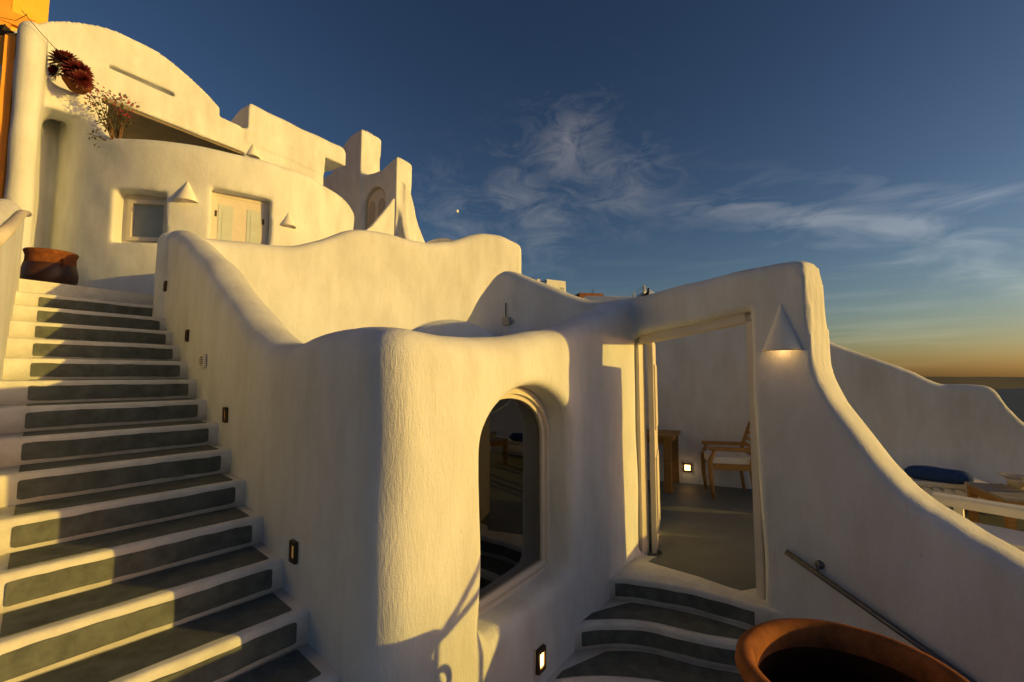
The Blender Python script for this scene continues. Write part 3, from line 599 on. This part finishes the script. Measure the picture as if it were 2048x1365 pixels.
for i, ((p, z1), C) in enumerate(zip(noses, curves)):
    q, ln = resamp(C, 44); T = np.gradient(q, axis=0); T /= np.linalg.norm(T, axis=1)[:, None]; Nn = np.stack([-T[:, 1], T[:, 0]], 1)   # towards the door
    fr_ = [Vector((a[0], a[1], 0)) for a in q]
    if i == 0: bk_ = [Vector((a[0]+n_[0]*.1+.38*DN[0]+.05, a[1]+n_[1]*.1+.38*DN[1]+.1, 0)) for a, n_ in zip(q, Nn)]
    else: bk_ = [Vector((a[0]+n_[0]*.46, a[1]+n_[1]*.46, 0)) for a, n_ in zip(q, Nn)]
    s_ = put('step', soft_step(fr_, bk_, z1, .17 if i < 2 else .16, .018), 'step_white', cs)
    # riser paint
    i0, i1 = (6, 36) if i == 0 else (6, 40)
    top_ = [Vector((q[j][0]-Nn[j][0]*.003, q[j][1]-Nn[j][1]*.003, z1-.042+.002*math.sin(j*.9))) for j in range(i0, i1)]; bot_ = [Vector((q[j][0]-Nn[j][0]*.003, q[j][1]-Nn[j][1]*.003, z1-.135+.003*math.sin(j*.6+1))) for j in range(i0, i1)]
    n_ = len(top_); put('riser_panel', mesh(top_+bot_, [(j, j+1, n_+j+1, n_+j) for j in range(n_-1)]), 'step_grey', s_)
    if i:
        qb, _ = resamp(curves[i-1], 44)
        A = [Vector((q[j][0]+Nn[j][0]*.055, q[j][1]+Nn[j][1]*.055, z1+.0035)) for j in range(6, 42)]
        Tb = np.gradient(qb, axis=0); Tb /= np.linalg.norm(Tb, axis=1)[:, None]
        B = []
        for j in range(6, 42):
            jj = 4+(j-6)*(36/35); j0 = int(min(jj, 42)); pb = qb[j0]+(qb[min(j0+1, 43)]-qb[j0])*(jj-j0); B.append(Vector((pb[0]+Tb[j0][1]*.045+.012, pb[1]-Tb[j0][0]*.045, z1+.0035)))
        # sharpen the left end so that the painted tread tapers against the wall
        for e in range(5): w_ = 1-e/5; B[e] = B[e].lerp(A[e]+Vector((.02, .03, 0)), w_*.75)
        n_ = len(A); put('tread_panel', mesh(A+B, [(j, j+1, n_+j+1, n_+j) for j in range(n_-1)]), 'step_grey', s_)
# painted grey floor inside the white threshold border
gp = [(1.14, 3.93), (1.28, 3.80), (1.45, 3.65), (1.60, 3.47), (1.66, 3.42), (1.78, 3.46), (1.92, 3.42), (2.4, 2.9), (3.2, 1.8), (6.6, 1.4), (6.6, 5.0), (3.3, 6.45), (1.35, 7.25), (1.3, 4.6), (1.27, 4.25), (1.33, 4.16), (1.30, 4.07), (1.20, 4.0)]
tp_ = put('terrace_paint', prism(gp, FLOOR-.03, FLOOR+.003), 'floor_grey'); tag(tp_, kind='structure')

# ------------------------------------------------------------------ cone wall lamps
def sconce(p, n_, h, r, label, lit, group=None):
    n_ = Vector((n_[0], n_[1], 0)).normalized(); ux = Vector((-n_.y, n_.x, 0)); p = Vector(p)
    o = thing('wall_lamp', label, 'wall lamp', p, group); V = []; Fc = []; S_, Hn = 24, 12
    for (rr, off) in ((1, 0), (.90, 0)):
        for j in range(Hn+1):
            t_ = j/Hn; q = max((1-t_), .02)*r*rr; zz = h*(t_ if rr == 1 else t_*.94)
            for i in range(S_+1):
                a = math.pi*i/S_; V.append(p+ux*(math.cos(a)*q)+n_*(math.sin(a)*q*.95-.03*(i in (0, S_)))+Vector((0, 0, zz)))
    m_ = S_+1; nn = (Hn+1)*m_
    for s0 in (0, nn):
        for j in range(Hn):
            for i in range(S_):
                f_ = (s0+j*m_+i, s0+j*m_+i+1, s0+(j+1)*m_+i+1, s0+(j+1)*m_+i); Fc.append(f_ if s0 == 0 else f_[::-1])
    for i in range(S_): Fc.append((i, nn+i, nn+i+1, i+1))
    me = mesh(V, Fc, True); put('lamp_shade', me, 'lampw', o)
    put('bulb', lathe([(.0, -.02), (.015, -.015), (.02, 0), (.015, .015), (.0, .02)], p+n_*r*.42+Vector((0, 0, h*.16)), 12), 'bulb' if lit > .3 else 'bulb_dim', o)
    if lit:
        l = bpy.data.lights.new('lamp_light', 'POINT'); l.energy = lit; l.color = (1, .55, .18); l.shadow_soft_size = .025
        lo = bpy.data.objects.new('lamp_light', l); col.objects.link(lo); lo.location = n_*r*.45+Vector((0, 0, h*.04)); lo.parent = o
    return o
dn_out = -DN
pc = Vector((1.815, 3.045, .165)); sconce(pc, dn_out, .325, .125, 'lit white cone wall lamp on the pillar right of the doorway', .30)
n1 = dpt(-69)-Vector((*DC, 0)); sconce(dpt(-69)+Vector((0, 0, 2.51)), n1, .32, .15, 'white cone wall lamp between the square window and the double door', .06, None)
n2_ = dpt(-35.4)-Vector((*DC, 0)); sconce(dpt(-35.4)+Vector((0, 0, 2.42)), n2_, .25, .125, 'white cone wall lamp right of the double door on the drum house', .06, None)
sconce((-5.14, 8.72, 4.32), -HN, .29, .13, 'small white cone wall lamp on the upper house above the drum parapet', 0, None)

# ------------------------------------------------------------------ recessed wall lights and vent
WLD = (Rp(13)-Rp(0)).normalized(); WLN = Vector((WLD.y, -WLD.x, 0)); WLN = WLN if WLN.dot(Vector((0, -1, 0))) > 0 else -WLN
def wall_light(p, d, n_, w_, h_, label, lit, grp=None):
    o = thing('recessed_wall_light', label, 'wall light', p, grp); d = Vector(d).normalized(); n_ = Vector(n_).normalized(); p = Vector(p)
    fo_ = [(-w_/2, -h_/2), (w_/2, -h_/2), (w_/2, h_/2), (-w_/2, h_/2)]; k = .62; fi = [(a*k, c*k) for a, c in fo_]
    put('frame', ring(fo_, fi, p-n_*.012, d, n_, .024), 'bronze', o)
    put('lens', frame_extrude(fi, p-n_*.008, d, (0, 0, 1), n_, .010), 'bulb' if lit else 'bulb_dim', o)
    return o
for (q, lab) in (((-3.864, 5.02, .997), 'small recessed bronze wall light by the top step of the staircase'), ((-3.059, 4.28, .377), 'recessed bronze wall light just above the vent along the staircase'), ((-2.128, 3.423, -.29), 'recessed bronze wall light just below the vent along the staircase'), ((-1.178, 2.549, -.95), 'lowest recessed bronze wall light beside the sunlit lower steps')):
    wall_light(Vector(q)+WLN*.006, WLD, WLN, .072, .112, lab, False, None)
wall_light((.168+.006, 2.874-.004, -1.70), w3(WD), -w3(WN), .085, .135, 'lit recessed wall light under the arched window', True)
en = Vector((-.41, -.912, 0)); wall_light(Vector((2.533, 6.688, -1.32))+en*.012, (.912, -.41, 0), en, .12, .12, 'lit recessed floor light between table and chair on the terrace wall', True)
for p_, e_ in (((.168+.02, 2.874-.02, -1.70), .10), ((2.533-.03, 6.688-.07, -1.33), .25)):
    l = bpy.data.lights.new('step_light', 'POINT'); l.energy = e_; l.color = (1, .6, .25); l.shadow_soft_size = .03; lo = bpy.data.objects.new('step_light', l); col.objects.link(lo); lo.location = p_
vt = thing('wall_vent', 'small slatted vent grille in the stair side wall', 'vent', (-2.627, 3.882, .128)); vc = Vector((-2.627, 3.882, .128))+WLN*.016
put('frame', ring([(-.085, -.055), (.085, -.055), (.085, .055), (-.085, .055)], [(-.07, -.042), (.07, -.042), (.07, .042), (-.07, .042)], vc-WLN*.01, WLD, WLN, .018), 'lampw', vt)
put('backing', frame_extrude([(-.07, -.042), (.07, -.042), (.07, .042), (-.07, .042)], vc-WLN*.009, WLD, (0, 0, 1), WLN, .004), 'black', vt)
for i in range(5): put('slat', obox(vc+Vector((0, 0, -.034+.017*i))+WLN*.002, WLD, .14, .010, .007), 'lampw', vt)

# ------------------------------------------------------------------ metal handrail on the parapet wall
hd = thing('metal_handrail', 'slim steel handrail sloping down the shaded parapet wall', 'handrail', (1.8, 3.05, -1.2))
hn = Vector((dn_out[0], dn_out[1], 0)); ha = Vector((1.811, 3.059, -1.13))+hn*.055; hb = Vector((2.30, 2.345, -1.50))+hn*.055
hdir = (hb-ha).normalized(); hb2 = ha+hdir*1.55
put('rail', tube([ha, ha.lerp(hb2, .5), hb2], .017, 12), 'steel', hd)
for t_ in (.12, .88):
    bp_ = ha.lerp(hb2, t_); base = bp_-hn*.055+Vector((0, 0, .035))
    br_ = put('bracket', tube([bp_, bp_-hn*.02+Vector((0, 0, .01)), base+hn*.01, base], .009, 8), 'steel', hd)
    q = []; ux_ = Vector((-hn.y, hn.x, 0)); V = [base+hn*.022]+[base+(ux_*math.cos(a)+Vector((0, 0, 1))*math.sin(a))*.025+hn*.008 for a in np.linspace(0, 2*math.pi, 20, endpoint=False)]+[base+(ux_*math.cos(a)+Vector((0, 0, 1))*math.sin(a))*.027-hn*.01 for a in np.linspace(0, 2*math.pi, 20, endpoint=False)]
    put('rosette', mesh(V, [(0, 1+i, 1+(i+1) % 20) for i in range(20)]+[(1+i, 21+i, 21+(i+1) % 20, 1+(i+1) % 20) for i in range(20)], True), 'steel', hd)

# ------------------------------------------------------------------ big pots
def pot(c, prof_, label, mat, rimmat=None, handles=(), name='clay_pot', inner=None):
    o = thing(name, label, 'pot', c); c = Vector(c); put('body', lathe(prof_, c, 72, .007), mat, o)
    for (ang, r0, z0, sz) in handles:
        e = Vector((math.cos(R(ang)), math.sin(R(ang)), 0)); put('handle', tube([c+e*r0+Vector((0, 0, z0+sz*math.cos(a)))+e*(sz*.8*math.sin(a)) for a in np.linspace(0, math.pi, 9)], .017, 8), rimmat or mat, o)
    if inner: put('inside', lathe(inner, c, 72, .007), 'glazed', o)  # dark lining on plain clay: shade of the hollow put into its colour
    return o
zb = LAND; H_ = -1.0-zb
PC = (1.105, 1.545, zb)
big = [(.0, 0), (.22, 0), (.25, .03), (.34, .22), (.41, .45), (.425, .60), (.40, .76), (.355, .88), (.325, .925), (.325, .95), (.365, .972), (.378, H_-.035), (.374, H_-.010), (.360, H_), (.338, H_+.002), (.318, H_-.008), (.306, H_-.035), (.302, .955)]
big_in = [(.302, .955), (.31, .90), (.37, .76), (.39, .60), (.37, .40), (.28, .16), (.0, .12)]
big = [(r*.92, z*1.045) for r, z in big]; big_in = [(r*.92, z*1.045) for r, z in big_in]
pot(PC, big, 'large rough terracotta jar with thick rim in front of the handrail', 'terracotta', None, [(100, .37, .80, .075), (-80, .37, .80, .075)], inner=big_in)
P2 = (-5.56, 5.40, TOP)
sc2 = lambda L: [(r*.70, z*1.08) for r, z in L]
pot2 = thing('glazed_pot', 'dark brown glazed pot with orange rim on the landing above the stair', 'pot', P2)
put('body', lathe(sc2([(.0, 0), (.24, 0), (.30, .06), (.355, .17), (.36, .24), (.335, .33), (.325, .345)]), P2, 48, .004), 'glazed', pot2)
put('rim', lathe(sc2([(.328, .340), (.322, .36), (.318, .42), (.335, .455), (.345, .475), (.335, .487), (.315, .48), (.29, .45), (.28, .36), (.0, .34)]), P2, 48, .004), 'terracotta', pot2)
for ang in (-20, 160):
    e = Vector((math.cos(R(ang)), math.sin(R(ang)), 0)); put('handle', tube([Vector(P2)+e*.23+Vector((0, 0, .38+.04*math.cos(a)))+e*(.045*math.sin(a)) for a in np.linspace(0, math.pi, 8)], .014, 8), 'terracotta', pot2)

# ------------------------------------------------------------------ terrace furniture
Z = Vector((0, 0, 1))
tx = Vector((-.88, .47, 0)).normalized(); ty = Vector((.47, .88, 0)).normalized()
tc_ = Vector((2.11, 6.24, FLOOR)); tbl = thing('wooden_table', 'plain teak table standing against the terrace wall seen through the doorway', 'table', tc_)
c0 = tc_+tx*.62+ty*.28
for i in range(4): put('plank', obox(c0+ty*(-.30+.2*i)+Z*.733, tx, 1.40, .194, .034, .004), 'teak', tbl)
put('apron', obox(c0+Z*.675, tx, 1.28, .70, .07, .004), 'teak', tbl)
for sx_ in (-.62, .62):
    for sy_ in (-.33, .33): put('leg', obox(c0+tx*sx_+ty*sy_+Z*.358, tx, .085, .085, .716, .006), 'teak', tbl)
# armchair with its back to the right, facing the table
cf = Vector((-.97, .23, 0)).normalized(); cr_ = Vector((cf.y, -cf.x, 0)); cc0 = Vector((2.845, 6.08, FLOOR))
ch = thing('wooden_armchair', 'teak armchair with slatted back and pale cushion beside the wooden table', 'armchair', cc0)
for s in (-1, 1):
    sd = cr_*(.27*s)
    put('leg', tube([cc0+cf*.24+sd, cc0+cf*.27+sd+Z*.25, cc0+cf*.27+sd+Z*.48, cc0+cf*.22+sd+Z*.60], [.022, .03, .03, .024], 8), 'teak', ch)
    put('leg', tube([cc0-cf*.24+sd, cc0-cf*.20+sd+Z*.40, cc0-cf*.24+sd+Z*.62, cc0-cf*.34+sd+Z*.92], [.02, .025, .024, .02], 8), 'teak', ch)
    put('armrest', obox(cc0+sd+Z*.625+cf*-.01, cf, .56, .055, .028, .008), 'teak', ch)
    put('seat_rail', obox(cc0+sd+Z*.40, cf, .46, .035, .06, .004), 'teak', ch)
put('seat', obox(cc0+Z*.425, cf, .50, .52, .025, .004), 'teak', ch)
put('cushion', obox(cc0+cf*.02+Z*.468, cf, .48, .50, .055, .022, seg=4), 'linen', ch)
for i in range(5): put('slat', obox(cc0-cf*(.235+.028*i)+Z*(.56+.075*i), cr_, .52, .016, .045, .004, uz=(Z-cf*.33)), 'teak', ch)
put('top_rail', obox(cc0-cf*.345+Z*.92, cr_, .60, .025, .055, .008, uz=(Z-cf*.33)), 'teak', ch)
put('cushion_tie', tube([cc0-cf*.2+cr_*.29+Z*.47, cc0-cf*.22+cr_*.31+Z*.38, cc0-cf*.2+cr_*.31+Z*.28, cc0-cf*.23+cr_*.31+Z*.2], .006, 6), 'linen', ch)
# far lounger along the back wall
la = Vector((.905, -.425, 0)).normalized(); lb = Vector((.425, .905, 0)).normalized()
l0 = Vector((5.02, 5.20, FLOOR)); lo1 = thing('sun_lounger', 'white slatted sun lounger with white mattress by the far wall', 'sun lounger', l0)
for s in (-1, 1):
    put('side_rail', obox(l0+lb*(.33*s)+Z*.27, la, 1.95, .045, .09, .008), 'whitewood', lo1)
    for e in (-.85, .85): put('leg', obox(l0+lb*(.31*s)+la*e+Z*.13, la, .06, .05, .26, .005), 'whitewood', lo1)
for i in range(22): put('slat', obox(l0+la*(-.93+.0886*i)+Z*.325, lb, .70, .055, .018, .003), 'whitewood', lo1)
put('mattress', obox(l0+la*-.35+Z*.362, la, 1.15, .60, .05, .022, seg=4), 'linen', lo1)
V = []; Fc = []; n_s = 14
tdir = Vector((.60, -.78, 0)).normalized(); tb_ = Vector((4.70, 5.12, FLOOR+.462)); tn = Vector((-tdir.y, tdir.x, 0)); pts = []
for i in range(15):
    s = -.28+.56*i/14; e = max(0, 1-(abs(s)/.285)**5); rr = .082*e**.5+.004
    for j in range(n_s):
        a = 2*math.pi*j/n_s; V.append(tb_+tdir*s+tn*(math.cos(a)*rr*1.15)+Z*(math.sin(a)*rr*.92+.004*math.sin(s*20+j)))
for i in range(14):
    for j in range(n_s): Fc.append((i*n_s+j, i*n_s+(j+1) % n_s, (i+1)*n_s+(j+1) % n_s, (i+1)*n_s+j))
Fc += [tuple(range(n_s))[::-1], tuple(14*n_s+j for j in range(n_s))]
tag(put('rolled_towel', mesh(V, Fc, True), 'towel'), 'rolled deep blue towel lying on the white lounger', 'towel')
# low table with bowls
lt0 = Vector((5.00, 4.29, FLOOR)); lt = thing('low_table', 'low wooden table with weathered grey top holding bowls', 'low table', lt0); qa = Vector((.92, -.39, 0)); qb = Vector((.39, .92, 0))
for i in range(5): put('plank', obox(lt0+qb*(-.28+.14*i)+Z*.445, qa, 1.0, .135, .026, .003), 'greytop', lt)
for s in (-1, 1):
    put('apron', obox(lt0+qb*(.33*s)+Z*.395, qa, .96, .028, .07, .003), 'teak', lt); put('apron', obox(lt0+qa*(.47*s)+Z*.395, qb, .64, .028, .07, .003), 'teak', lt)
    for e in (-1, 1): put('leg', obox(lt0+qb*(.31*s)+qa*(.455*e)+Z*.215, qa, .06, .06, .43, .004), 'teak', lt)
bprof = [(.0, 0), (.028, 0), (.032, .008), (.055, .03), (.072, .06), (.078, .085), (.074, .085), (.066, .06), (.045, .032), (.0, .022)]
for (bx, by, s_, lab) in ((4.92, 4.52, 1.0, 'pale ceramic bowl on the low table, beside the raised bowl'), (4.93, 4.38, .95, 'pale ceramic bowl at the open end of the low table top')):
    bo = put('ceramic_bowl', lathe([(r*s_, z*s_) for r, z in bprof], (bx, by, FLOOR+.459), 32), 'bowl'); tag(bo, lab, 'bowl')
pl_ = put('ceramic_bowl', lathe([(.0, 0), (.05, 0), (.055, .03), (.05, .055), (.085, .085), (.115, .10), (.112, .104), (.08, .092), (.0, .075)], (5.02, 4.64, FLOOR+.459), 32), 'bowl'); tag(pl_, 'wide shallow footed bowl on the low table', 'bowl')
# near lounger, mostly hidden by the parapet
n0 = Vector((4.02, 3.10, FLOOR)); na = Vector((.567, -.824, 0)).normalized(); nb_ = Vector((.824, .567, 0)).normalized()
lo2 = thing('sun_lounger', 'white sun lounger with wide arm board right behind the sloping parapet', 'sun lounger', n0)
for s in (-1, 1):
    put('side_rail', obox(n0+nb_*(.36*s)+Z*.25, na, 1.9, .045, .09, .008), 'whitewood', lo2)
    for e in (-.85, .85): put('leg', obox(n0+nb_*(.33*s)+na*e+Z*.12, na, .06, .05, .24, .005), 'whitewood', lo2)
for i in range(20): put('slat', obox(n0+na*(-.92+.097*i)+Z*.305, nb_, .76, .06, .018, .003), 'whitewood', lo2)
put('mattress', obox(n0+nb_*-.10+Z*.345, na, 1.75, .50, .06, .025, seg=4), 'linen', lo2)
put('arm_board', obox(n0+nb_*.36+na*-.05+Z*.47, na, 1.95, .14, .085, .015), 'whitewood', lo2)
for e in (-.85, .8): put('arm_post', obox(n0+nb_*.36+na*e+Z*.34, na, .06, .05, .20, .005), 'whitewood', lo2)

# ------------------------------------------------------------------ aerial box, floodlight
ab = thing('aerial_box', 'small beige box with a black aerial on the shaded saddle-topped wall', 'aerial box', (-.02, 4.66, .55)); an = Vector((-.60, -.80, 0)); ax_ = Vector((.8, -.6, 0))
ac = Vector((-.055, 4.625, .555))
put('body', obox(ac, ax_, .10, .05, .085, .008), 'beige', ab); put('aerial', tube([ac+Z*.03-ax_*.01, ac+Z*.19-ax_*.012], .006, 6), 'black', ab); put('connector', tube([ac+ax_*.04-Z*.02, ac+ax_*.075-Z*.025, ac+ax_*.085-Z*.005, ac+ax_*.07+Z*.01], .008, 6), 'beige', ab)
put('mount', obox(ac-an*.045, ax_, .05, .06, .05), 'beige', ab)
fl = thing('floodlight', 'small black twin floodlight on a post above the door wall', 'floodlight', (1.62, 5.35, .75)); fc = Vector((1.62, 5.35, .98))
put('post', tube([fc-Z*.6, fc+Z*.06], .013, 8), 'black', fl)
for s in (-1, 1): put('lamp_head', obox(fc+Vector((.055*s, 0, -.035)), (s*.85, 0, -.55 if s < 0 else -.25), .09, .05, .03, .006), 'black', fl)

# ------------------------------------------------------------------ railing at the right of the landing: its shadow falls on the tower
rg = thing('side_railing', 'steel railing with end post at the open edge of the landing', 'railing', (2.22, 1.72, LAND)); 
put('post', tube([(2.24, 1.645, LAND), (2.24, 1.645, -.86)], .017, 10), 'steel', rg)
put('post', tube([(2.56, 1.875, LAND), (2.56, 1.875, -.56)], .017, 10), 'steel', rg)
put('rail', tube([(2.24, 1.645, -.86), (2.38, 1.75, -.735), (2.56, 1.875, -.56)], .02, 10), 'steel', rg)
put('rail', tube([(2.24, 1.645, -.86), (2.40, 1.755, -.79), (2.56, 1.875, -.71)], .02, 10), 'steel', rg)

# ------------------------------------------------------------------ neighbour's yellow house, boundary wall paint, dark beams, cables
ny = thing('yellow_house', 'yellow painted house with orange trim beyond the boundary wall', 'house', (-11.5, 9.0, 0))
ye = Vector((.80, -.60, 0)).normalized(); yn = Vector((.6, .8, 0))
yd = Vector((-.62, -.78, 0)); yc = Vector((-9.62, 8.9, 0)); yo = Vector((.78, -.62, 0))      # yd runs along the sunlit front, yo is its outward normal
put('wall', prism([tuple(yc[:2]), tuple((yc+yd*5)[:2]), tuple((yc+yd*5-yo*4)[:2]), tuple((yc-yo*4)[:2])], 1, 12), 'yellow', ny)
put('trim', obox(yc+yd*.62+yo*.02+Vector((0, 0, 9)), yd, .22, .08, 6, .01), 'orange', ny)
put('trim', obox(yc+yd*1.9+yo*.03+Vector((0, 0, 7.05)), yd, 3.4, .10, .24, .01), 'orange', ny)
pw_ = put('boundary_wall', prism([(-6.84, 5.74), (-6.74, 5.67), (-6.63, 5.68), (-6.575, 5.78), (-6.66, 6.1), (-7.4, 6.80), (-7.6, 6.7)], -.3, 4.55, .06, 4), 'orange'); tag(pw_, 'orange painted boundary wall edge beside the tall white wall', 'wall')
for i, (a, c) in enumerate((((-7.0, 5.2, 2.05), (-6.95, 5.9, 4.75)), ((-7.02, 5.35, 2.0), (-6.78, 5.9, 4.62)), ((-7.0, 5.3, 1.2), (-6.85, 5.75, 3.3)))):
    bo = put('dark_beam', obox((Vector(a)+Vector(c))/2, Vector(c)-Vector(a), (Vector(c)-Vector(a)).length, .10, .09, .01, uz=(1, 0, .1)), 'darkwood')
    tag(bo, ['dark weathered wooden beam leaning outermost beside the orange wall', 'dark weathered wooden beam leaning right against the orange wall', 'short dark wooden beam low behind the orange wall'][i], 'beam')
for i, (pts, lab) in enumerate((([(-6.35, 5.55, 4.72), (-6.28, 5.75, 4.55), (-6.22, 5.95, 4.42), (-6.15, 6.02, 4.40)], 'thin brown cable hanging from the wall top to the succulents'), ([(-8.6, 7.2, 6.0), (-7.4, 6.4, 5.28), (-6.5, 5.75, 4.83)], 'thin dark cable running from the yellow house to the wall top'), ([(-6.55, 5.36, 3.13), (-6.44, 5.33, 3.05)], 'short dark rod sticking out of the orange wall edge'))):
    tag(put('cable', tube(pts, .004, 6), 'darkwood'), lab, 'cable')

# ------------------------------------------------------------------ plants on the ledge
def rosette(c, rad, nl, tilt):
    V = []; Fc = []; q = Vector(tilt).normalized().to_track_quat('Z', 'Y').to_matrix(); c = Vector(c)
    for i in range(nl):
        t_ = i/nl; az = i*2.39996; el = R(82-92*t_); L = rad*(.55+.45*t_)*random.uniform(.88, 1.1); wd__ = rad*.155
        d = Vector((math.cos(az)*math.cos(el), math.sin(az)*math.cos(el), math.sin(el))); s = Vector((-math.sin(az), math.cos(az), 0)); nn = d.cross(s)
        b0 = len(V); pts = [d*L*.1-s*wd__*.35, d*L*.1+s*wd__*.35, d*L*.62+s*wd__, d*L*.62-s*wd__, d*L+nn*(-.05*rad), d*L*.6-nn*.03*rad]
        V += [c+q@p for p in pts]; Fc += [(b0, b0+1, b0+5), (b0+1, b0+2, b0+5), (b0+2, b0+4, b0+5), (b0+4, b0+3, b0+5), (b0+3, b0, b0+5)]
    return mesh(V, Fc)
su = thing('succulent', 'dark red spiky succulent rosettes growing from a clay bowl on the ledge', 'succulent', (-6.12, 6.08, 4.12))
for (c, rad, tl) in (((-6.33, 6.12, 4.43), .24, (-.1, -.4, 1)), ((-6.22, 6.1, 4.36), .20, (.3, -.5, .8)), ((-6.06, 6.05, 4.24), .20, (.7, -.5, .4)), ((-6.40, 6.10, 4.26), .17, (-.5, -.6, .3)), ((-6.15, 6.05, 4.24), .15, (.1, -.8, .4)), ((-5.97, 6.02, 4.10), .15, (.8, -.5, -.1))):
    rs = put('rosette', rosette(c, rad, 90, tl), 'leafred', su); put('stem', tube([(-6.18, 6.12, 4.13), Vector(c)-Vector(tl).normalized()*.03], .018, 6), 'stem', su)
bwl = put('clay_bowl', lathe([(.0, 0), (.09, 0), (.13, .06), (.165, .115), (.17, .13), (.155, .13), (.12, .07), (.0, .05)], (-6.20, 6.20, 4.05), 36), 'terracotta'); tag(bwl, 'shallow terracotta bowl on the ledge under the dark red succulent', 'bowl')
def leaf_bits(P, size, n_, mat, parent, name, spread):
    V = []; Fc = []
    for p in P:
        for _ in range(n_):
            c = Vector(p)+Vector((random.gauss(0, spread), random.gauss(0, spread), random.gauss(0, spread))); a = Vector((random.gauss(0, 1), random.gauss(0, 1), random.gauss(0, 1))).normalized(); b_ = a.orthogonal().normalized(); s = size*random.uniform(.6, 1.2); k = len(V)
            V += [c-a*s, c+b_*s*.5, c+a*s, c-b_*s*.5+a.cross(b_)*s*.3]; Fc.append((k, k+1, k+2, k+3))
    return put(name, mesh(V, Fc), mat, parent)
vb = Vector((-5.72, 6.33, 3.30)); vi = thing('flowering_plant', 'straggly flowering plant with magenta blooms rising from the drum parapet', 'plant', vb)
tips = [(-6.02, 6.22, 3.98), (-5.92, 6.2, 4.02), (-5.80, 6.2, 4.0), (-5.70, 6.25, 3.95), (-5.60, 6.28, 3.98), (-5.52, 6.3, 3.90), (-5.53, 6.3, 3.75), (-5.64, 6.3, 3.78), (-5.95, 6.2, 3.85), (-5.88, 6.25, 3.62), (-5.98, 6.25, 3.42)]
tw_ = []
for i, tp in enumerate(tips):
    tp = Vector(tp); b0 = vb+Vector((random.uniform(-.04, .05), random.uniform(-.03, .03), 0)); mid = b0.lerp(tp, .55)+Vector((random.uniform(-.05, .05), 0, random.uniform(.02, .08)))
    put('stem', tube([b0, b0.lerp(mid, .5)+Vector((random.uniform(-.02, .02), 0, .03)), mid, tp], [.011, .009, .006, .003], 6), 'stem', vi); tw_ += [mid, tp, mid.lerp(tp, .5)]
leaf_bits([Vector(p) for p in tips[:9]], .022, 16, 'flower', vi, 'blossoms', .04)
leaf_bits(tw_, .024, 11, 'leafgreen', vi, 'leaves', .05)
# ------------------------------------------------------------------ houses on the hill far behind
def far_house(name, c, w_, d_, h_, ang, label, mat='plaster_far', roof=None, windows=()):
    o = thing(name, label, 'house', c, None); c = Vector(c); ux = Vector((math.cos(R(ang)), math.sin(R(ang)), 0)); uy = Vector((-ux.y, ux.x, 0))
    put('wall', obox(c+Z*h_/2, ux, w_, d_, h_, .05), mat, o)
    if roof: put('roof', frame_extrude([(-w_/2-.1, h_), (w_/2+.1, h_), (w_/2+.1, h_+.15), (0, h_+roof), (-w_/2-.1, h_+.15)], c-uy*(d_/2+.1), ux, (0, 0, 1), uy, d_+.2), 'redroof' if mat != 'plaster_far' else mat, o)
    for (a, zc, ww_, hh) in windows: put('window', obox(c-uy*(d_/2)+ux*a+Z*zc, ux, ww_, .08, hh), 'panelblue', o)
    return o
def pz(px, py, Y): d_ = pdir(px, py); return Vector((d_[0]/d_[1]*Y, Y, d_[2]/d_[1]*Y))
Y = 62
t1 = pz(1100, 567, Y); far_house('village_house', (t1.x-.4, Y, t1.z-4), 3.1, 4.6, 4, 28, 'cream village house with slanting roof edge above the saddle-topped wall', windows=((.9, 2.7, .7, .8),))
t2 = pz(1076, 559, Y+2); far_house('village_chimney', (t2.x, Y+2, t2.z-4), .55, .5, 4, 20, 'white village chimney pot left of the cream house')
t3 = pz(1077, 572, Y+1); far_house('village_terrace', (t3.x, Y+1, t3.z-4), 2.2, 2, 4, 25, 'white village roof terrace block under the chimney')
t4 = pz(1172, 592, 75); far_house('brown_house', (t4.x, 75, t4.z-4), 4.2, 5, 4, 12, 'low brown village house with dark roof line', 'redroof', None)
t4b = pz(1196, 590, 74); far_house('brick_gable', (t4b.x, 74, t4b.z-4.2), .9, 1, 4.2, 20, 'small brick gable end beside the low brown house', 'redroof')
bA, bB, bC = pz(1200, 596, 46), pz(1288, 573, 30), pz(1330, 580, 36)
wl = thing('terrace_building', 'white flat-roofed building with roof railing beyond the door wall', 'building', (bB.x, bB.y, bB.z-4))
put('wall', prism([(bA.x, bA.y), (bB.x, bB.y), (bC.x+1.2, bC.y+.6), (bA.x+3, bA.y+4)], bB.z-6, bB.z-.30), 'plaster_far', wl)
NPp = 7
posts = [bA.lerp(bB, i/(NPp-1)) for i in range(NPp)]+[bB.lerp(bC, .55), bC]
for p in posts: put('post', obox((p.x, p.y, bB.z-.18), (1, 0, 0), .12 if p is not bB else .25, .2, .45, .01), 'plaster_far', wl)
for dz in (.04, -.06, -.16): put('rail', tube([(p.x, p.y, bB.z+dz) for p in posts], .012, 6), 'lampw', wl)
for (px, py, Y_, h_, lab) in ((1066, 566, 64, .9, 'thin roof aerial left of the white village chimney'), (1186, 590, 73, .9, 'thin roof aerial above the low brown house')):
    b0 = pz(px, py, Y_); ae = thing('roof_aerial', lab, 'aerial', (b0.x, b0.y, b0.z-1)); put('mast', tube([b0-Z*1.0, b0+Z*h_], .03, 6), 'black', ae)
    for dz_ in (.5, .7, .85): put('rod', tube([b0+Vector((-.25, 0, h_*dz_)), b0+Vector((.25, 0, h_*dz_))], .015, 6), 'black', ae)
